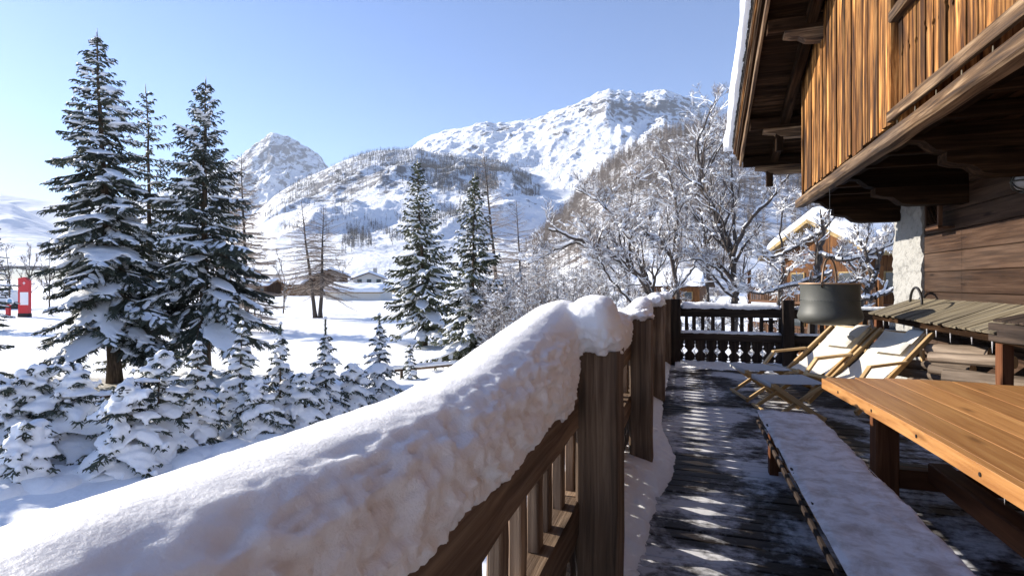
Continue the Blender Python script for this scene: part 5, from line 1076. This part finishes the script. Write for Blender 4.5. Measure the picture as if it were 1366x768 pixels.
# ---- far-off woods: more trees than anyone could count
def proj(Vp):
    zc = -Vp[..., 0]*ST+Vp[..., 1]*CT; return 683+(Vp[..., 0]*CT+Vp[..., 1]*ST)/zc*F, VH-(Vp[..., 2]-H)/zc*F, zc
def wood_mass(name, V, mask, n, hgt, seed, mat, label, spikes=16, wid=.2, wtw=.10, cat='woodland', upw=.25, snowy=None):
    rg = np.random.default_rng(seed); u, v, zc = proj(V); w = (mask(u, v, V)*np.ones(u.shape)).copy(); w[:, -24:] *= .0; w = np.clip(w, 0, None)
    # weigh by area so that the stand is even on the ground
    w[0] = 0; w[-1] = 0; w[:, 0] = 0; p = (w/w.sum()).ravel(); idx = rg.choice(p.size, n, p=p); i, j = np.unravel_index(idx, w.shape)
    a = rg.random((n, 1)); c = rg.random((n, 1)); i2 = np.minimum(i+1, w.shape[0]-1); j2 = np.minimum(j+1, V.shape[1]-25)
    B = V[i, j]*(1-a)*(1-c)+V[i2, j]*a*(1-c)+V[i, j2]*(1-a)*c+V[i2, j2]*a*c
    h = hgt*rg.uniform(.55, 1.25, n); b = MB(); rn = rg.random(n)
    segs(b, B-(0, 0, 1), B+np.c_[rg.normal(0, .03*hgt, (n, 2)), h], h*.013*wtw/.1+.01, h*.002, 3, rn)
    for k in range(spikes):
        f = rg.uniform(.12, .97, n); an = rg.random(n)*6.28; L = h*wid*(1.02-f)**.8*rg.uniform(.6, 1.2, n)+.02*h; o = B+np.c_[np.zeros((n, 2)), h*f]; e = o+np.c_[np.cos(an)*L, np.sin(an)*L, L*upw*rg.uniform(-1., 1.6, n)]
        segs(b, o, e, h*.012*wtw/.1, h*.004*wtw/.1, 3, rn)
    o = b.build(name, mat); tag(o, label, cat, kind='stuff'); return o
M['far_larch'] = plain('far_larch_wood', (.150, .127, .110), .9, vary=.35, scale=.02)
M['far_spruce'] = plain('far_spruce_wood', (.085, .085, .088), .9, vary=.4, scale=.02)
M['far_brown'] = plain('far_brown_wood', (.115, .095, .085), .9, vary=.4, scale=.02)
def m1(u, v, V):
    n = fbm(u/24, v/16, 0, 4, 71)
    band = np.clip((n+.25)*3, 0, 1)*np.clip((262-v)/18, 0, 1)*(u > 395)*(u < 720)
    crest = (v < 214)*1.2*(u > 430); patch = np.clip(1-np.abs((v-300)+(u-540)*.22)/26, 0, 1)*(u > 455)*(u < 625)*np.clip(n*3+.9, 0, 1)
    dark = 1.6*np.clip((n+.2)*4, 0, 1)*(u > 560)*(u < 720)*(v > 205)*(v < 262)*1.3
    left = np.clip((n-.05)*4, 0, 1)*(u > 330)*(u < 470)*(v > 225)*(v < 320)*.6
    return band+crest+patch*1.6+dark+left
wood_mass('far_wood', VM, m1, 9000, 10, 81, M['far_spruce'], 'grey conifer wood scattered over the crest and gullies of the middle ridge', 13, .20, .18)
zc_of = lambda V: -V[..., 0]*ST+V[..., 1]*CT
def m2(u, v, V):
    n = fbm(u/40, v/22, 0, 4, 73); return np.clip((n+.5)*3, .05, 1)*np.clip((u-690)/40, 0, 1)*np.clip((zc_of(V)-110)/250, .12, 1)
wood_mass('larch_wood', VD, m2, 6800, 12.5, 83, M['far_larch'], 'brown leafless larch wood covering the hillside behind the bare trees', 40, .24, .055, upw=.55)
def m3(u, v, V):
    n = fbm(u/20, v/12, 0, 4, 77); return gauss(u, v, 720, 222, 30, 8)*.9*(n > -.1)+gauss(u, v, 690, 213, 25, 6)+gauss(u, v, 640, 215, 30, 8)*.7+.35*(n > .22)*(v > 215)*(u > 640)*(u < 840)*(v < 310)+gauss(u, v, 800, 195, 30, 6)*.8
VR = [o for o in bpy.data.objects if o.name == 'mountain'][0]; mm = np.zeros(len(VR.data.vertices)*3, np.float32); VR.data.vertices.foreach_get('co', mm); VR = mm.reshape(640, -1, 3).astype(float)
wood_mass('far_wood', VR, m3, 650, 8, 85, M['far_brown'], 'thin lines of small trees across the white flank of the right-hand mountain', 16, .25, .2)

# ============================================================ the air between the mountains
b = MB(); q = 17000.; prism(b, [(-q, -q, -140), (q, -q, -140), (q, q, -140), (-q, q, -140)], (0, 0, 1215))
hm = bpy.data.materials.new('mountain_air'); hm.use_nodes = True; t_ = hm.node_tree; t_.nodes.clear()
o_ = t_.nodes.new('ShaderNodeOutputMaterial'); v_ = t_.nodes.new('ShaderNodeVolumePrincipled'); v_.inputs['Color'].default_value = (.86, .92, 1, 1); v_.inputs['Density'].default_value = 8e-5; v_.inputs['Anisotropy'].default_value = .0
t_.links.new(v_.outputs[0], o_.inputs['Volume'])
tag(b.build('haze', hm), 'thin pale haze hanging between the terrace and the far mountains', 'haze', kind='stuff')
